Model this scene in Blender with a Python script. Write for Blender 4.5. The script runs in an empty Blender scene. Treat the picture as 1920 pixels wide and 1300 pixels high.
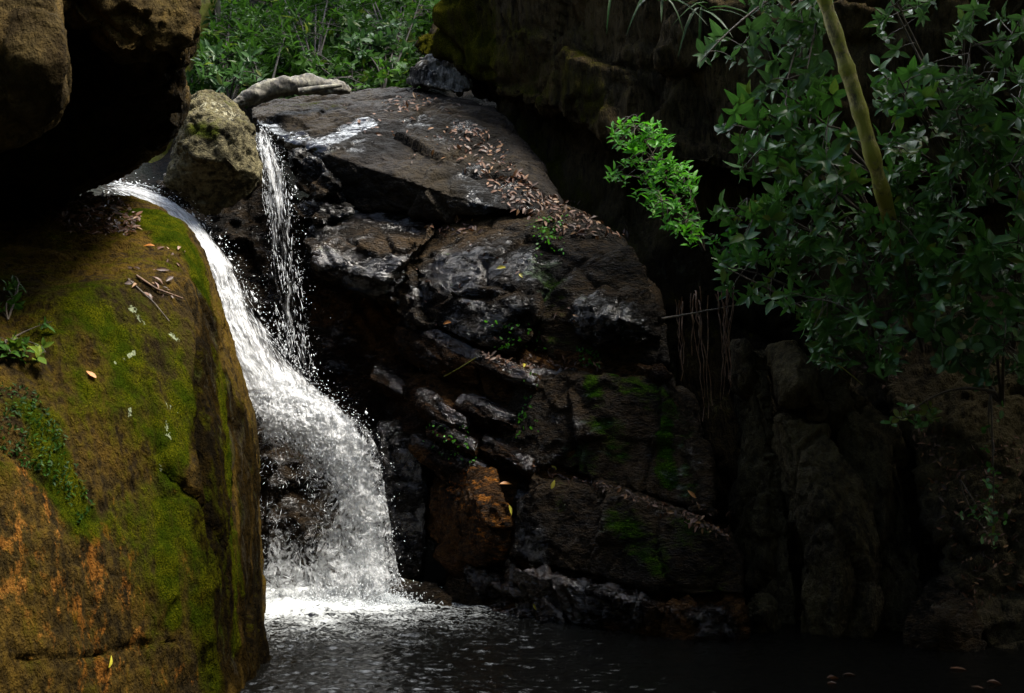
import bpy, bmesh, math, random
import numpy as np
from mathutils import Vector
from mathutils.bvhtree import BVHTree
from mathutils.geometry import delaunay_2d_cdt

C = bpy.context.scene.collection
R = math.radians
random.seed(11)
rng = np.random.RandomState(11)

# ------------------------------------------------------------------ camera, sky, sun, exposure
F, CZ = 2637.0, 1.86
sc = bpy.context.scene
cd = bpy.data.cameras.new('camera'); cam = bpy.data.objects.new('camera', cd); C.objects.link(cam)
cam.location = (0, 0, CZ); cam.rotation_euler = (R(90), 0, 0)
cd.sensor_width = 36; cd.lens = 36 * F / 1920; cd.clip_end = 500; cd.clip_start = .05
cd.dof.use_dof = True; cd.dof.focus_distance = 10.3; cd.dof.aperture_fstop = 6.3
sc.camera = cam
SUN_EL, SUN_AZ = 64, 98         # azimuth clockwise from +Y: high on the right
w = bpy.data.worlds.new('World'); sc.world = w; w.use_nodes = True
nt = w.node_tree
sky = nt.nodes.new('ShaderNodeTexSky'); sky.sky_type = 'NISHITA'; sky.sun_disc = False
sky.sun_elevation = R(SUN_EL); sky.sun_rotation = R(SUN_AZ); sky.dust_density = 2; sky.air_density = 1; sky.ozone_density = .6
# broken white cloud, unseen, added thickest beyond the falls for glints on wet rock
tc = nt.nodes.new('ShaderNodeTexCoord'); nz = nt.nodes.new('ShaderNodeTexNoise'); nz.inputs['Scale'].default_value = 3.2; nz.inputs['Detail'].default_value = 7
nt.links.new(tc.outputs['Generated'], nz.inputs['Vector'])
sp = nt.nodes.new('ShaderNodeSeparateXYZ'); nt.links.new(tc.outputs['Generated'], sp.inputs[0])
ma = nt.nodes.new('ShaderNodeMath'); ma.operation = 'MULTIPLY_ADD'; ma.inputs[1].default_value = .5; nt.links.new(sp.outputs[1], ma.inputs[0]); nt.links.new(nz.outputs[0], ma.inputs[2])
mr = nt.nodes.new('ShaderNodeMapRange'); mr.interpolation_type = 'SMOOTHSTEP'; mr.inputs[1].default_value = .6; mr.inputs[2].default_value = .85; nt.links.new(ma.outputs[0], mr.inputs[0])
cm = nt.nodes.new('ShaderNodeMix'); cm.data_type = 'RGBA'; cm.inputs[7].default_value = (26, 27, 28, 1)
nt.links.new(mr.outputs[0], cm.inputs[0]); nt.links.new(sky.outputs[0], cm.inputs[6])
nt.links.new(cm.outputs[2], nt.nodes['Background'].inputs[0]); nt.nodes['Background'].inputs[1].default_value = .1
sd = bpy.data.lights.new('sun', 'SUN'); sd.energy = 4.6; sd.angle = R(20); sd.color = (1, .95, .86)
so = bpy.data.objects.new('sun', sd); C.objects.link(so)
_d = Vector((math.sin(R(SUN_AZ)) * math.cos(R(SUN_EL)), math.cos(R(SUN_AZ)) * math.cos(R(SUN_EL)), math.sin(R(SUN_EL))))
so.rotation_euler = _d.to_track_quat('Z', 'Y').to_euler(); so.location = (0, 0, 12)
sc.view_settings.view_transform = 'Standard'; sc.view_settings.look = 'None'
sc.view_settings.exposure = 1.75; sc.view_settings.gamma = 1
sc.render.engine = 'CYCLES'
sc.cycles.transparent_max_bounces = 24; sc.cycles.max_bounces = 6; sc.cycles.diffuse_bounces = 3
sc.cycles.glossy_bounces = 3; sc.cycles.use_denoising = True

# ------------------------------------------------------------------ helpers
def at(px, py, Y): return np.array(((px - 960) / F * Y, Y, CZ - (py - 650) / F * Y))
def Dw(px, py):    # how far away the wet rock wall stands: it leans back with height
    return float(np.interp(px, [300, 480, 730, 880, 1060, 1200, 1350, 1500], [10.6, 10.6, 10.45, 10.0, 9.6, 9.3, 9.0, 9.0])) + .16 * (1150 - py) / 100

_pr = np.random.RandomState(5)
PERM = _pr.permutation(256); PERM = np.concatenate([PERM] * 3)
_g = _pr.randn(256, 3); GRAD = _g / np.linalg.norm(_g, axis=1)[:, None]
RND = _pr.rand(256, 3)
def perlin(p):
    i = np.floor(p).astype(np.int64); f = p - i; i &= 255
    u = f * f * f * (f * (f * 6 - 15) + 10)
    out = np.zeros(len(p))
    for dx in (0, 1):
        for dy in (0, 1):
            for dz in (0, 1):
                h = PERM[PERM[PERM[(i[:, 0] + dx) & 255] + ((i[:, 1] + dy) & 255)] + ((i[:, 2] + dz) & 255)]
                g = GRAD[h]
                d = g[:, 0] * (f[:, 0] - dx) + g[:, 1] * (f[:, 1] - dy) + g[:, 2] * (f[:, 2] - dz)
                out += d * (u[:, 0] if dx else 1 - u[:, 0]) * (u[:, 1] if dy else 1 - u[:, 1]) * (u[:, 2] if dz else 1 - u[:, 2])
    return out
def fbm(p, o=4, g=.5):
    a, s, out = 1., 1., 0
    for k in range(o):
        out = out + a * perlin(p * s + 17.3 * k); a *= g; s *= 2.03
    return out
def ridged(p, o=3):
    a, s, out = 1., 1., 0
    for k in range(o):
        out = out + a * (1 - 2.4 * np.abs(perlin(p * s + 9.1 * k))); a *= .5; s *= 2.1
    return out
def cells(p):      # nearest cell: distance to it, to the second, its random vector and the offset from its centre
    i = np.floor(p).astype(np.int64)
    f1 = np.full(len(p), 9.); f2 = np.full(len(p), 9.); hid = np.zeros(len(p), np.int64); off = np.zeros((len(p), 3))
    for dx in (-1, 0, 1):
        for dy in (-1, 0, 1):
            for dz in (-1, 0, 1):
                c = i + (dx, dy, dz)
                h = PERM[PERM[PERM[c[:, 0] & 255] + (c[:, 1] & 255)] + (c[:, 2] & 255)]
                v = p - (c + RND[h]); d = np.sqrt((v * v).sum(1))
                n1 = d < f1
                f2 = np.where(n1, f1, np.minimum(f2, d)); f1 = np.where(n1, d, f1); hid = np.where(n1, h, hid); off[n1] = v[n1]
    return f1, f2, hid, off
def sstep(a, b, x):
    t = np.clip((x - a) / (b - a), 0, 1); return t * t * (3 - 2 * t)
def unit(v): return v / np.maximum(np.linalg.norm(v, axis=-1, keepdims=True), 1e-9)

def tag(o, label=None, cat=None, group=None, kind=None):
    for k, v in (('label', label), ('category', cat), ('group', group), ('kind', kind)):
        if v: o[k] = v
    return o
def mesh_from(name, V, Fq, smooth=True):
    """V (n,3); Fq int array (m,k) or a list of them"""
    me = bpy.data.meshes.new(name)
    fs = Fq if isinstance(Fq, list) else [Fq]
    fs = [np.asarray(f, np.int32) for f in fs if len(f)]
    V = np.asarray(V, np.float32)
    me.vertices.add(len(V)); me.vertices.foreach_set('co', V.ravel())
    nl = sum(f.size for f in fs); nf = sum(len(f) for f in fs)
    me.loops.add(nl); me.loops.foreach_set('vertex_index', np.concatenate([f.ravel() for f in fs]))
    me.polygons.add(nf)
    tot = np.concatenate([np.full(len(f), f.shape[1], np.int32) for f in fs])
    me.polygons.foreach_set('loop_start', np.concatenate([[0], np.cumsum(tot)[:-1]]).astype(np.int32))
    me.update(calc_edges=True)
    if smooth: me.polygons.foreach_set('use_smooth', np.ones(nf, bool))
    me.validate()
    return me
def link(name, me, mat, parent=None, loc=None):
    o = bpy.data.objects.new(name, me); C.objects.link(o)
    if mat: me.materials.append(mat)
    if parent is not None:
        o.parent = parent
        o.location = Vector((0, 0, 0))
    if loc is not None: o.location = loc
    return o
def empty(name, loc):
    o = bpy.data.objects.new(name, None); C.objects.link(o); o.location = loc; o.empty_display_size = .1; return o
def attr(me, name, vals, typ='FLOAT'):
    a = me.attributes.new(name, typ, 'POINT')
    if typ == 'FLOAT': a.data.foreach_set('value', np.asarray(vals, np.float32))
    else: a.data.foreach_set('color', np.asarray(vals, np.float32).ravel())

# ------------------------------------------------------------------ materials
class NB:
    def __init__(s, name):
        s.m = bpy.data.materials.new(name); s.m.use_nodes = True; s.t = s.m.node_tree
        s.p = s.t.nodes['Principled BSDF']; s.out = s.t.nodes['Material Output']
    def n(s, typ, **kw):
        nd = s.t.nodes.new('ShaderNode' + typ)
        for k, v in kw.items(): setattr(nd, k, v)
        return nd
    def set(s, sock, v):
        if hasattr(v, 'is_output'): s.t.links.new(v, sock)
        elif isinstance(v, (tuple, list)) and sock.type == 'RGBA' and len(v) == 3: sock.default_value = (*v, 1)
        else: sock.default_value = v
    def math(s, op, a, b=0., clamp=False):
        nd = s.n('Math', operation=op, use_clamp=clamp); s.set(nd.inputs[0], a); s.set(nd.inputs[1], b); return nd.outputs[0]
    def add(s, *a):
        r = a[0]
        for b in a[1:]: r = s.math('ADD', r, b)
        return r
    def mul(s, a, b): return s.math('MULTIPLY', a, b)
    def mix(s, f, a, b):
        nd = s.n('Mix', data_type='RGBA'); s.set(nd.inputs[0], f); s.set(nd.inputs[6], a); s.set(nd.inputs[7], b); return nd.outputs[2]
    def ss(s, x, lo, hi, a=0., b=1.):
        nd = s.n('MapRange', interpolation_type='SMOOTHSTEP')
        for k, v in enumerate((x, lo, hi, a, b)): s.set(nd.inputs[k], v)
        return nd.outputs[0]
    def noise(s, vec, scale, detail=5, rough=.55, dist=0., typ='FBM'):
        nd = s.n('TexNoise'); nd.noise_type = typ; s.set(nd.inputs['Vector'], vec)
        nd.inputs['Scale'].default_value = scale; nd.inputs['Detail'].default_value = detail
        nd.inputs['Roughness'].default_value = rough; nd.inputs['Distortion'].default_value = dist; return nd.outputs[0]
    def vor(s, vec, scale, feat='F1'):
        nd = s.n('TexVoronoi', feature=feat); s.set(nd.inputs['Vector'], vec); nd.inputs['Scale'].default_value = scale; return nd.outputs[0]
    def mapping(s, vec, scale=(1, 1, 1), rot=(0, 0, 0), loc=(0, 0, 0)):
        nd = s.n('Mapping'); s.set(nd.inputs[0], vec); nd.inputs[1].default_value = loc; nd.inputs[2].default_value = rot; nd.inputs[3].default_value = scale; return nd.outputs[0]
    def attr(s, name, out=2): return s.n('Attribute', attribute_name=name).outputs[out]
    def pos(s): return s.n('NewGeometry').outputs['Position']
    def bump(s, h, strength, dist, normal=None):
        nd = s.n('Bump'); s.set(nd.inputs['Strength'], strength); nd.inputs['Distance'].default_value = dist
        s.set(nd.inputs['Height'], h)
        if normal is not None: s.set(nd.inputs['Normal'], normal)
        return nd.outputs[0]

def rock_mat(name, dark=(.012, .011, .011), light=(.06, .055, .052), tan=(.09, .06, .035), tan_amt=.0,
             moss=(.028, .04, .006), moss2=(.05, .055, .008), moss_amt=.0, orange=(.2, .075, .015), lich=(.3, .32, .24), lich_amt=-.5, msoft=(.6, .98),
             r_dry=.65, r_wet=.2, wet_amt=.5, stretch=(1, 1, 1), rot=(0, 0, 0), bump=.9, scale=1., grain=1., spec=.5, film_on=0.):
    b = NB(name); vec = b.pos()
    sv = b.mapping(vec, stretch, rot)
    n0 = b.noise(vec, 1.3 * scale, 4, .5); n1 = b.noise(sv, 4.5 * scale, 8, .62); n2 = b.noise(sv, 19 * scale, 8, .65); n3 = b.noise(vec, 90 * scale, 4, .6)
    pt = b.n('Attribute', attribute_name='paint'); sep = b.n('SeparateColor'); b.t.links.new(pt.outputs[0], sep.inputs[0])
    pm, po, pl, pw = sep.outputs[0], sep.outputs[1], sep.outputs[2], pt.outputs[3]
    col = b.mix(b.ss(b.add(b.mul(n1, .6), b.mul(n2, .4)), .38, .66), dark, light)
    if tan_amt: col = b.mix(b.mul(b.ss(b.add(b.mul(n0, .5), b.mul(n2, .5)), .42, .6), tan_amt), col, tan)
    col = b.mix(b.ss(n3, .5, .75, 0, .35), col, light)
    # orange iron stain in ragged blotches
    on = b.noise(sv, 10 * scale, 8, .72, .3)
    om = b.ss(b.add(b.mul(on, 1.1), b.mul(n2, .4), b.mul(po, .31)), 1.02, 1.13)
    om = b.mul(om, b.ss(po, .0, .25))
    ocol = b.mix(b.ss(n0, .35, .65), orange, tuple(x * y for x, y in zip(orange, (1.25, 1.5, 1.9))))
    col = b.mix(om, col, b.mix(b.ss(b.add(b.mul(n3, .5), b.mul(n2, .5)), .38, .6), tuple(.35 * x for x in orange), ocol))
    soak_shade = b.ss(b.add(pw, b.mul(n1, .9), b.mul(n2, .5)), .85, 1.5, 1., .2)  # wet rock darkens; also carries shade painted into recesses
    cs = b.n('VectorMath', operation='SCALE'); b.set(cs.inputs[0], col); b.set(cs.inputs['Scale'], soak_shade); col = cs.outputs[0]
    # moss: up-facing, damp and where it has taken hold
    gn = b.n('NewGeometry'); sx = b.n('SeparateXYZ'); b.t.links.new(gn.outputs['Normal'], sx.inputs[0])
    up = b.mul(sx.outputs[2], .16)
    ms = b.add(b.mul(n1, 1.), b.mul(n2, .7), up, b.mul(pm, .5), moss_amt - .35)
    mm = b.ss(ms, *msoft)
    mc = b.mix(b.ss(b.noise(vec, 7, 4), .35, .65), moss, moss2)
    mc = b.mix(b.ss(b.noise(vec, 130, 3, .7), .35, .7), tuple(.45 * x for x in moss), mc)
    col = b.mix(mm, col, mc)
    # crust lichen
    lv = b.noise(vec, 21, 4, .6, .8)
    lm = b.mul(b.ss(b.add(lv, b.mul(pl, .35), lich_amt * .35, -.03), .62, .66), b.ss(b.noise(vec, 60, 4), .32, .45))
    col = b.mix(lm, col, lich)
    film = b.mul(b.ss(b.add(pw, b.mul(n1, .5), b.mul(n2, .3)), 1.35, 1.55), film_on)
    b.set(b.p.inputs['Base Color'], col)
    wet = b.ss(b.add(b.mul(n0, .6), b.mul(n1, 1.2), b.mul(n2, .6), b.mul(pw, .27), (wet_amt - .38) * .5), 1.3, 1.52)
    rg = b.math('ADD', b.ss(wet, 0, 1, r_dry, r_wet), b.mul(n2, .12))
    dry = b.math('MAXIMUM', mm, lm)
    rg = b.math('ADD', rg, b.mul(dry, .45), True)
    rg = b.math('SUBTRACT', rg, b.mul(film, .22), True); rg = b.math('MAXIMUM', rg, .07)
    b.set(b.p.inputs['Roughness'], rg); b.set(b.p.inputs['Specular IOR Level'], b.math('SUBTRACT', b.ss(wet, .15, .9, spec * .14, spec * 1.1), b.mul(dry, .1), True))
    crack = b.ss(b.vor(b.mapping(sv, (1, 1, 1), (.3, .2, 0)), 3.1 * scale, 'DISTANCE_TO_EDGE'), 0, .05)
    chip = b.vor(b.mapping(sv, (1, 1, 1), (.7, .3, .2)), 17 * scale)
    h = b.add(b.mul(n1, .35), b.mul(n2, .5 + .35 * grain), b.mul(n3, .3), b.mul(b.noise(sv, 45 * scale, 3, .6), .15 + .5 * grain), b.mul(chip, .12), b.mul(crack, .12), b.mul(b.mul(mm, b.noise(vec, 160, 3)), .5), b.mul(lm, .05))
    hw = b.add(b.mul(n1, .22), b.mul(b.noise(sv, 24 * scale, 2, .5), .34), b.mul(b.noise(vec, 62 * scale, 1, .5), .1))
    hm = b.n('Mix', data_type='FLOAT'); b.set(hm.inputs[0], b.mul(wet, .85)); b.set(hm.inputs[2], h); b.set(hm.inputs[3], hw); h = hm.outputs[0]
    b.set(b.p.inputs['Normal'], b.bump(h, b.ss(film, 0, 1, bump, bump * .3), .065))
    return b.m

def leaf_mat(name, c0, c1, c2, rough=.38, trans=.3, spec=.5):
    b = NB(name); t = b.attr('tint'); m = b.attr('rib')
    col = b.mix(b.ss(t, 0, .6), c0, c1); col = b.mix(b.ss(t, .75, 1), col, c2)
    col = b.mix(b.ss(b.noise(b.pos(), 60, 3), .3, .8, 0, .35), col, c0)
    col = b.mix(b.mul(b.ss(m, .75, 1), .35), col, tuple(min(1, 1.8 * x + .01) for x in c1))
    b.set(b.p.inputs['Base Color'], col); b.set(b.p.inputs['Roughness'], b.ss(b.noise(b.pos(), 30, 2), .3, .7, rough - .08, rough + .15))
    b.p.inputs['Specular IOR Level'].default_value = spec
    tr = b.n('BsdfTranslucent'); b.set(tr.inputs[0], b.mix(.5, col, tuple(min(1, x * 2.2) for x in c1)))
    mx = b.n('MixShader'); mx.inputs[0].default_value = trans
    b.t.links.new(b.p.outputs[0], mx.inputs[1]); b.t.links.new(tr.outputs[0], mx.inputs[2]); b.t.links.new(mx.outputs[0], b.out.inputs[0])
    return b.m
def bark_mat(name, a, c, moss=None, amt=.0, scale=1.):
    b = NB(name); v = b.pos()
    n = b.noise(b.mapping(v, (1, 1, .5)), 30 * scale, 7, .65); n2 = b.noise(v, 11 * scale, 5, .6)
    col = b.mix(b.ss(n, .35, .65), a, c)
    if moss: col = b.mix(b.ss(b.add(n2, amt), .48, .62), col, moss)
    b.set(b.p.inputs['Base Color'], col); b.p.inputs['Roughness'].default_value = .75
    b.set(b.p.inputs['Normal'], b.bump(b.add(n, n2), .8, .012))
    return b.m

M = {}
M['left'] = rock_mat('mossy_orange_rock', dark=(.011, .008, .004), light=(.042, .028, .009), tan=(.085, .05, .008), tan_amt=.7,
                     moss=(.022, .034, .002), moss2=(.07, .068, .003), moss_amt=.04, orange=(.17, .066, .012), lich=(.17, .19, .115), lich_amt=-.7,
                     r_dry=.8, r_wet=.6, wet_amt=.1, stretch=(1.2, 1.2, .55), rot=(.2, .35, 0), bump=.8, spec=.07)
M['over'] = rock_mat('brown_rock', dark=(.018, .012, .005), light=(.05, .036, .014), tan=(.1, .064, .02), tan_amt=.7, moss=(.03, .035, .008), moss2=(.06, .06, .012),
                     moss_amt=-.12, r_dry=.85, r_wet=.7, wet_amt=-.3, bump=.9, stretch=(1, 1, .7), spec=.2)
M['lich'] = rock_mat('lichen_rock', dark=(.02, .018, .01), light=(.12, .105, .06), tan=(.2, .17, .09), tan_amt=.8, moss=(.05, .065, .01), moss2=(.11, .12, .02),
                     moss_amt=.0, lich=(.3, .28, .19), lich_amt=-.1, r_dry=.8, r_wet=.5, wet_amt=-.1, bump=1.)
M['slab'] = rock_mat('grey_wet_slab', dark=(.005, .004, .0034), light=(.022, .018, .015), tan=(.028, .02, .009), tan_amt=.6, moss_amt=-.16, r_dry=.6, r_wet=.14, wet_amt=.2,
                     stretch=(.9, 1.1, 1.2), rot=(0, .35, 0), bump=.7, film_on=1.)
M['wall'] = rock_mat('dark_wet_rock', dark=(.0025, .002, .0016), light=(.038, .031, .023), tan=(.066, .04, .017), tan_amt=.7, grain=2., moss=(.018, .06, .004), moss2=(.08, .16, .012),
                     moss_amt=-.12, msoft=(.64, .95), orange=(.16, .06, .012), r_dry=.4, r_wet=.1, wet_amt=.38, stretch=(.7, 1.2, 1.7), rot=(0, .5, 0), bump=1.)
M['brown'] = rock_mat('brown_wet_rock', dark=(.006, .0035, .002), light=(.035, .017, .007), tan=(.11, .05, .013), tan_amt=.8, grain=2., moss_amt=-.25, orange=(.34, .11, .012), r_dry=.4, r_wet=.1, wet_amt=.38,
                      stretch=(.7, 1.2, 1.8), rot=(0, .55, 0), bump=1.)
M['cliff'] = rock_mat('mossy_cliff', dark=(.014, .011, .007), light=(.085, .066, .038), tan=(.11, .075, .033), tan_amt=.5, moss=(.036, .038, .004), moss2=(.11, .1, .009),
                      moss_amt=.0, r_dry=.9, r_wet=.6, wet_amt=-.1, stretch=(1.6, 1.6, .22), bump=1., spec=.2)
M['dim'] = rock_mat('dim_rock', dark=(.013, .0105, .007), light=(.066, .053, .032), tan=(.09, .07, .03), tan_amt=.5, moss=(.02, .03, .006), moss2=(.04, .05, .01), moss_amt=-.12,
                    r_dry=.75, r_wet=.45, wet_amt=.1, stretch=(1.2, 1.2, .6), rot=(0, .3, 0), bump=.9, spec=.25)
M['flake'] = rock_mat('grey_flaky_rock', dark=(.02, .018, .015), light=(.32, .3, .26), moss_amt=-.2, r_dry=.6, r_wet=.3, stretch=(2.5, 1, .6), rot=(0, -.6, 0))

# ------------------------------------------------------------------ rocks
ROCKS = []           # (bvh, object)
def hullmesh(hulls):
    bm = bmesh.new()
    for pts, th in hulls:
        vs = []
        PP = np.array(pts); S = PP.copy(); q = (PP[:, 1] + th) / PP[:, 1]     # the back: as wide as the front looks, drawn in a little
        S[:, 0] *= q; S[:, 2] = CZ + (PP[:, 2] - CZ) * q; S[:, 1] += th; cc = S.mean(0); S[:, ::2] = cc[::2] + (S[:, ::2] - cc[::2]) * .93
        for p in np.concatenate([PP, S]): vs.append(bm.verts.new(p))
        r = bmesh.ops.convex_hull(bm, input=vs)
        junk = [e for e in set(r['geom_interior'] + r['geom_unused']) if isinstance(e, bmesh.types.BMVert)]
        if junk: bmesh.ops.delete(bm, geom=junk, context='VERTS')
    me = bpy.data.meshes.new('hull'); bm.to_mesh(me); bm.free(); return me
def remesh(me, vox):
    o = bpy.data.objects.new('tmp', me); C.objects.link(o)
    md = o.modifiers.new('r', 'REMESH'); md.mode = 'VOXEL'; md.voxel_size = vox
    dg = bpy.context.evaluated_depsgraph_get()
    out = bpy.data.meshes.new_from_object(o.evaluated_get(dg))
    bpy.data.objects.remove(o); bpy.data.meshes.remove(me)
    return out
def arrays(me):
    n = len(me.vertices); V = np.empty(n * 3, np.float32); me.vertices.foreach_get('co', V)
    Nn = np.empty(n * 3, np.float32); me.vertex_normals.foreach_get('vector', Nn)
    return V.reshape(-1, 3).astype(float), Nn.reshape(-1, 3).astype(float)
def relax(me, V, it, k=.5):
    E = np.empty(len(me.edges) * 2, np.int32); me.edges.foreach_get('vertices', E); E = E.reshape(-1, 2)
    n = len(V); cnt = np.bincount(E.ravel(), minlength=n).astype(float)[:, None]
    for _ in range(it):
        S = np.zeros_like(V)
        for a in range(3):
            S[:, a] = np.bincount(E[:, 0], V[E[:, 1], a], n) + np.bincount(E[:, 1], V[E[:, 0], a], n)
        V = V + k * (S / np.maximum(cnt, 1) - V)
    return V
def bvh_of(me, V):
    me.calc_loop_triangles()
    T = np.empty(len(me.loop_triangles) * 3, np.int32); me.loop_triangles.foreach_get('vertices', T)
    return BVHTree.FromPolygons(V.tolist(), T.reshape(-1, 3).tolist(), all_triangles=True)
def ray(bv, px, py):
    d = Vector((at(px, py, 1.) - np.array((0, 0, CZ)))); d.normalize()
    return bv.ray_cast(Vector((0, 0, CZ)), d)
def seg_dist(V, A, B):
    ab = B - A; t = np.clip(((V - A) @ ab) / max(ab @ ab, 1e-9), 0, 1)
    return np.linalg.norm(V - (A + t[:, None] * ab), axis=1)
def rock(name, hulls, mat, label, cat='rock', vox=.02, smooth=4, big=(.07, 1.1), facet=(.09, 1.7, (1, 1, 1)), facet2=(.035, 5., (1, 1, 1)),
         strata=None, fine=.006, paint=(), carve=(), kind=None, group=None, seed=0, streak=None):
    me = remesh(hullmesh(hulls), vox)
    V, _n = arrays(me); V = relax(me, V, smooth)
    me.vertices.foreach_set('co', V.astype(np.float32).ravel()); me.update(); V, Nn = arrays(me)
    P = V + seed * 3.7
    d = big[0] * fbm(P * big[1], 4)
    for a, f, s in (facet, facet2, (min(.45 * facet2[0], .013), 15., (.7, 1, 1))):
        if a:
            Q = P * np.array(s) * f; Q = Q + .16 * np.stack([perlin(Q * .9 + k * 31) for k in range(3)], 1)
            f1, f2, h, off = cells(Q)
            dirv = unit(RND[h] - .5)
            d = d + a * ((off * dirv).sum(1) + (RND[(h * 7) % 256][:, 0] - .5) * .7) - a * .35 * (1 - sstep(0, .09, f2 - f1))
    if strata:
        a, f, ax = strata; ax = unit(np.array(ax, float))
        s = (P @ ax) * f + 1.1 * fbm(P * 1.3, 3)
        fr = s - np.floor(s)
        d = d + a * (np.minimum(fr / .8, (1 - fr) / .2) - .5) * (.5 + RND[np.floor(s).astype(int) % 256][:, 1])
    if streak:
        a, f = streak
        d = d + a * fbm(P * np.array((f, f, f * .12)), 4, .6)
    d = d + fine * fbm(P * 9, 4, .6)
    for line, rad, dep in carve:
        bv = bvh_of(me, V)
        hs = [ray(bv, *p)[0] for p in line]; hs = [np.array(h) for h in hs if h]
        for A, B in zip(hs, hs[1:]):
            d = d - dep * (1 - sstep(0, rad, seg_dist(V + .03 * np.stack([perlin(V * 5 + k * 9) for k in range(3)], 1), A, B)))
    V = V + Nn * d[:, None]
    me.vertices.foreach_set('co', V.astype(np.float32).ravel()); me.update()
    bv = bvh_of(me, V)
    col = np.zeros((len(V), 4))
    wob = np.stack([fbm(V * 3 + k * 9, 3) for k in range(3)], 1)
    for ch, line, rad, amt in paint:
        hs = [ray(bv, *p)[0] for p in line]; hs = [np.array(h) for h in hs if h]
        if len(hs) == 1: hs = hs * 2
        m = np.zeros(len(V))
        for A, B in zip(hs, hs[1:]): m = np.maximum(m, 1 - sstep(rad * .35, rad * 1.25, seg_dist(V + wob * rad * .5, A, B)))
        k = 'molw'.index(ch); col[:, k] = np.clip(col[:, k] + m * amt, -1, 1.5) if amt < 0 else np.maximum(col[:, k], m * amt)
    base = np.array((V[:, 0].mean(), V[:, 1].mean(), V[:, 2].min()))
    V2 = (V - base).astype(np.float32); me.vertices.foreach_set('co', V2.ravel())
    attr(me, 'paint', col, 'FLOAT_COLOR')
    me.polygons.foreach_set('use_smooth', np.ones(len(me.polygons), bool)); me.materials.clear(); me.name = name
    o = link(name, me, mat, loc=base); tag(o, label, cat, group, kind)
    ROCKS.append((bv, o)); return o
def hit(px, py, only=None):
    best = None
    for bv, o in ROCKS:
        if only and o not in only: continue
        h = ray(bv, px, py)
        if h[0] is not None and (best is None or h[3] < best[2]): best = (np.array(h[0]), np.array(h[1]), h[3], o)
    return best
def A_(pts): return [at(*p) for p in pts]
def W_(pts): return [at(x, y, Dw(x, y) + d) for x, y, d in pts]

# --- left boulder
BOULDER = rock('boulder', [(A_([(345, 425, 9.2), (385, 500, 9.0), (395, 610, 8.9), (440, 700, 8.8), (475, 780, 8.7), (494, 900, 8.6), (494, 1050, 8.5), (505, 1200, 8.4), (510, 1330, 8.3),
                      (335, 450, 8.5), (362, 520, 8.0), (362, 620, 7.75), (352, 720, 7.55), (360, 860, 7.4), (385, 1060, 7.25), (400, 1320, 7.2),
                      (250, 520, 7.7), (150, 560, 7.4), (0, 640, 7.0), (0, 800, 6.6), (-20, 1000, 6.35), (-40, 1330, 6.2), (-350, 700, 6.6), (-350, 1330, 6.0),
                      (60, 470, 8.3), (150, 365, 9.5), (240, 362, 9.7), (300, 385, 9.5), (-350, 450, 8.3), (430, 1400, 7.25), (510, 1400, 8.2)]), 2.2)],
     M['left'], 'huge rounded mossy boulder with orange stains filling the lower left beside the falls', 'boulder', vox=.02, smooth=5, big=(.06, .9), facet=(.04, 1.1, (1, 1, .5)), facet2=(.012, 4., (1, 1, .4)),
     fine=.012, streak=(.02, 4.),
     carve=[([(20, 1235), (90, 1240), (180, 1228), (280, 1205), (335, 1200)], .022, .022), ([(300, 1190), (330, 1130)], .04, .02),
            ([(372, 600), (372, 720), (372, 860), (392, 1000)], .06, .06), ([(230, 525), (290, 570), (312, 600)], .03, .015)],
     paint=[('o', [(30, 950), (60, 1080), (120, 1180), (230, 1190)], .35, .85), ('o', [(120, 960), (200, 1090)], .3, .8), ('o', [(230, 950), (260, 1100)], .2, .6), ('o', [(90, 640), (190, 740)], .14, .35), ('o', [(230, 880), (250, 930)], .15, .5),
            ('o', [(100, 1280), (350, 1270)], .12, .7), ('o', [(330, 930), (380, 1150)], .08, .8), ('o', [(300, 900), (330, 960)], .1, .65),
            ('m', [(340, 440), (375, 520)], .2, .95), ('m', [(200, 620), (300, 850), (340, 1050)], .5, .4), ('m', [(160, 560), (240, 680), (330, 900), (330, 1100)], .16, .65), ('m', [(300, 950), (325, 1080), (330, 1160)], .07, 1.),
            ('m', [(60, 780), (110, 900), (160, 980)], .14, .8), ('m', [(270, 400), (340, 450)], .2, .8), ('m', [(400, 660), (430, 860), (455, 1100)], .08, .5), ('m', [(330, 740), (355, 1000), (390, 1280)], .1, .6),
            ('l', [(240, 570), (270, 608)], .03, 1.2), ('l', [(255, 660), (215, 680)], .025, 1.2), ('l', [(320, 625), (335, 640)], .03, 1.2), ('l', [(310, 790), (315, 820)], .03, 1.2), ('l', [(260, 690), (330, 780)], .05, .75), ('l', [(245, 760), (245, 780)], .02, 1.2),
            ('l', [(300, 870), (310, 900)], .03, .9), ('w', [(385, 560), (374, 800), (396, 1000)], .22, 1.), ('w', [(400, 680), (400, 900), (415, 1250)], .2, 1.), ('w', [(430, 740), (430, 900), (440, 1250)], .2, 1.), ('w', [(450, 800), (462, 950), (470, 1250)], .22, 1.), ('w', [(478, 860), (485, 1000), (492, 1220)], .25, 1.), ('m', [(378, 620), (372, 900)], .1, -.9), ('m', [(470, 830), (480, 1200)], .2, -.7), ('m', [(412, 700), (430, 860), (440, 1200)], .12, .7)])

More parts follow.
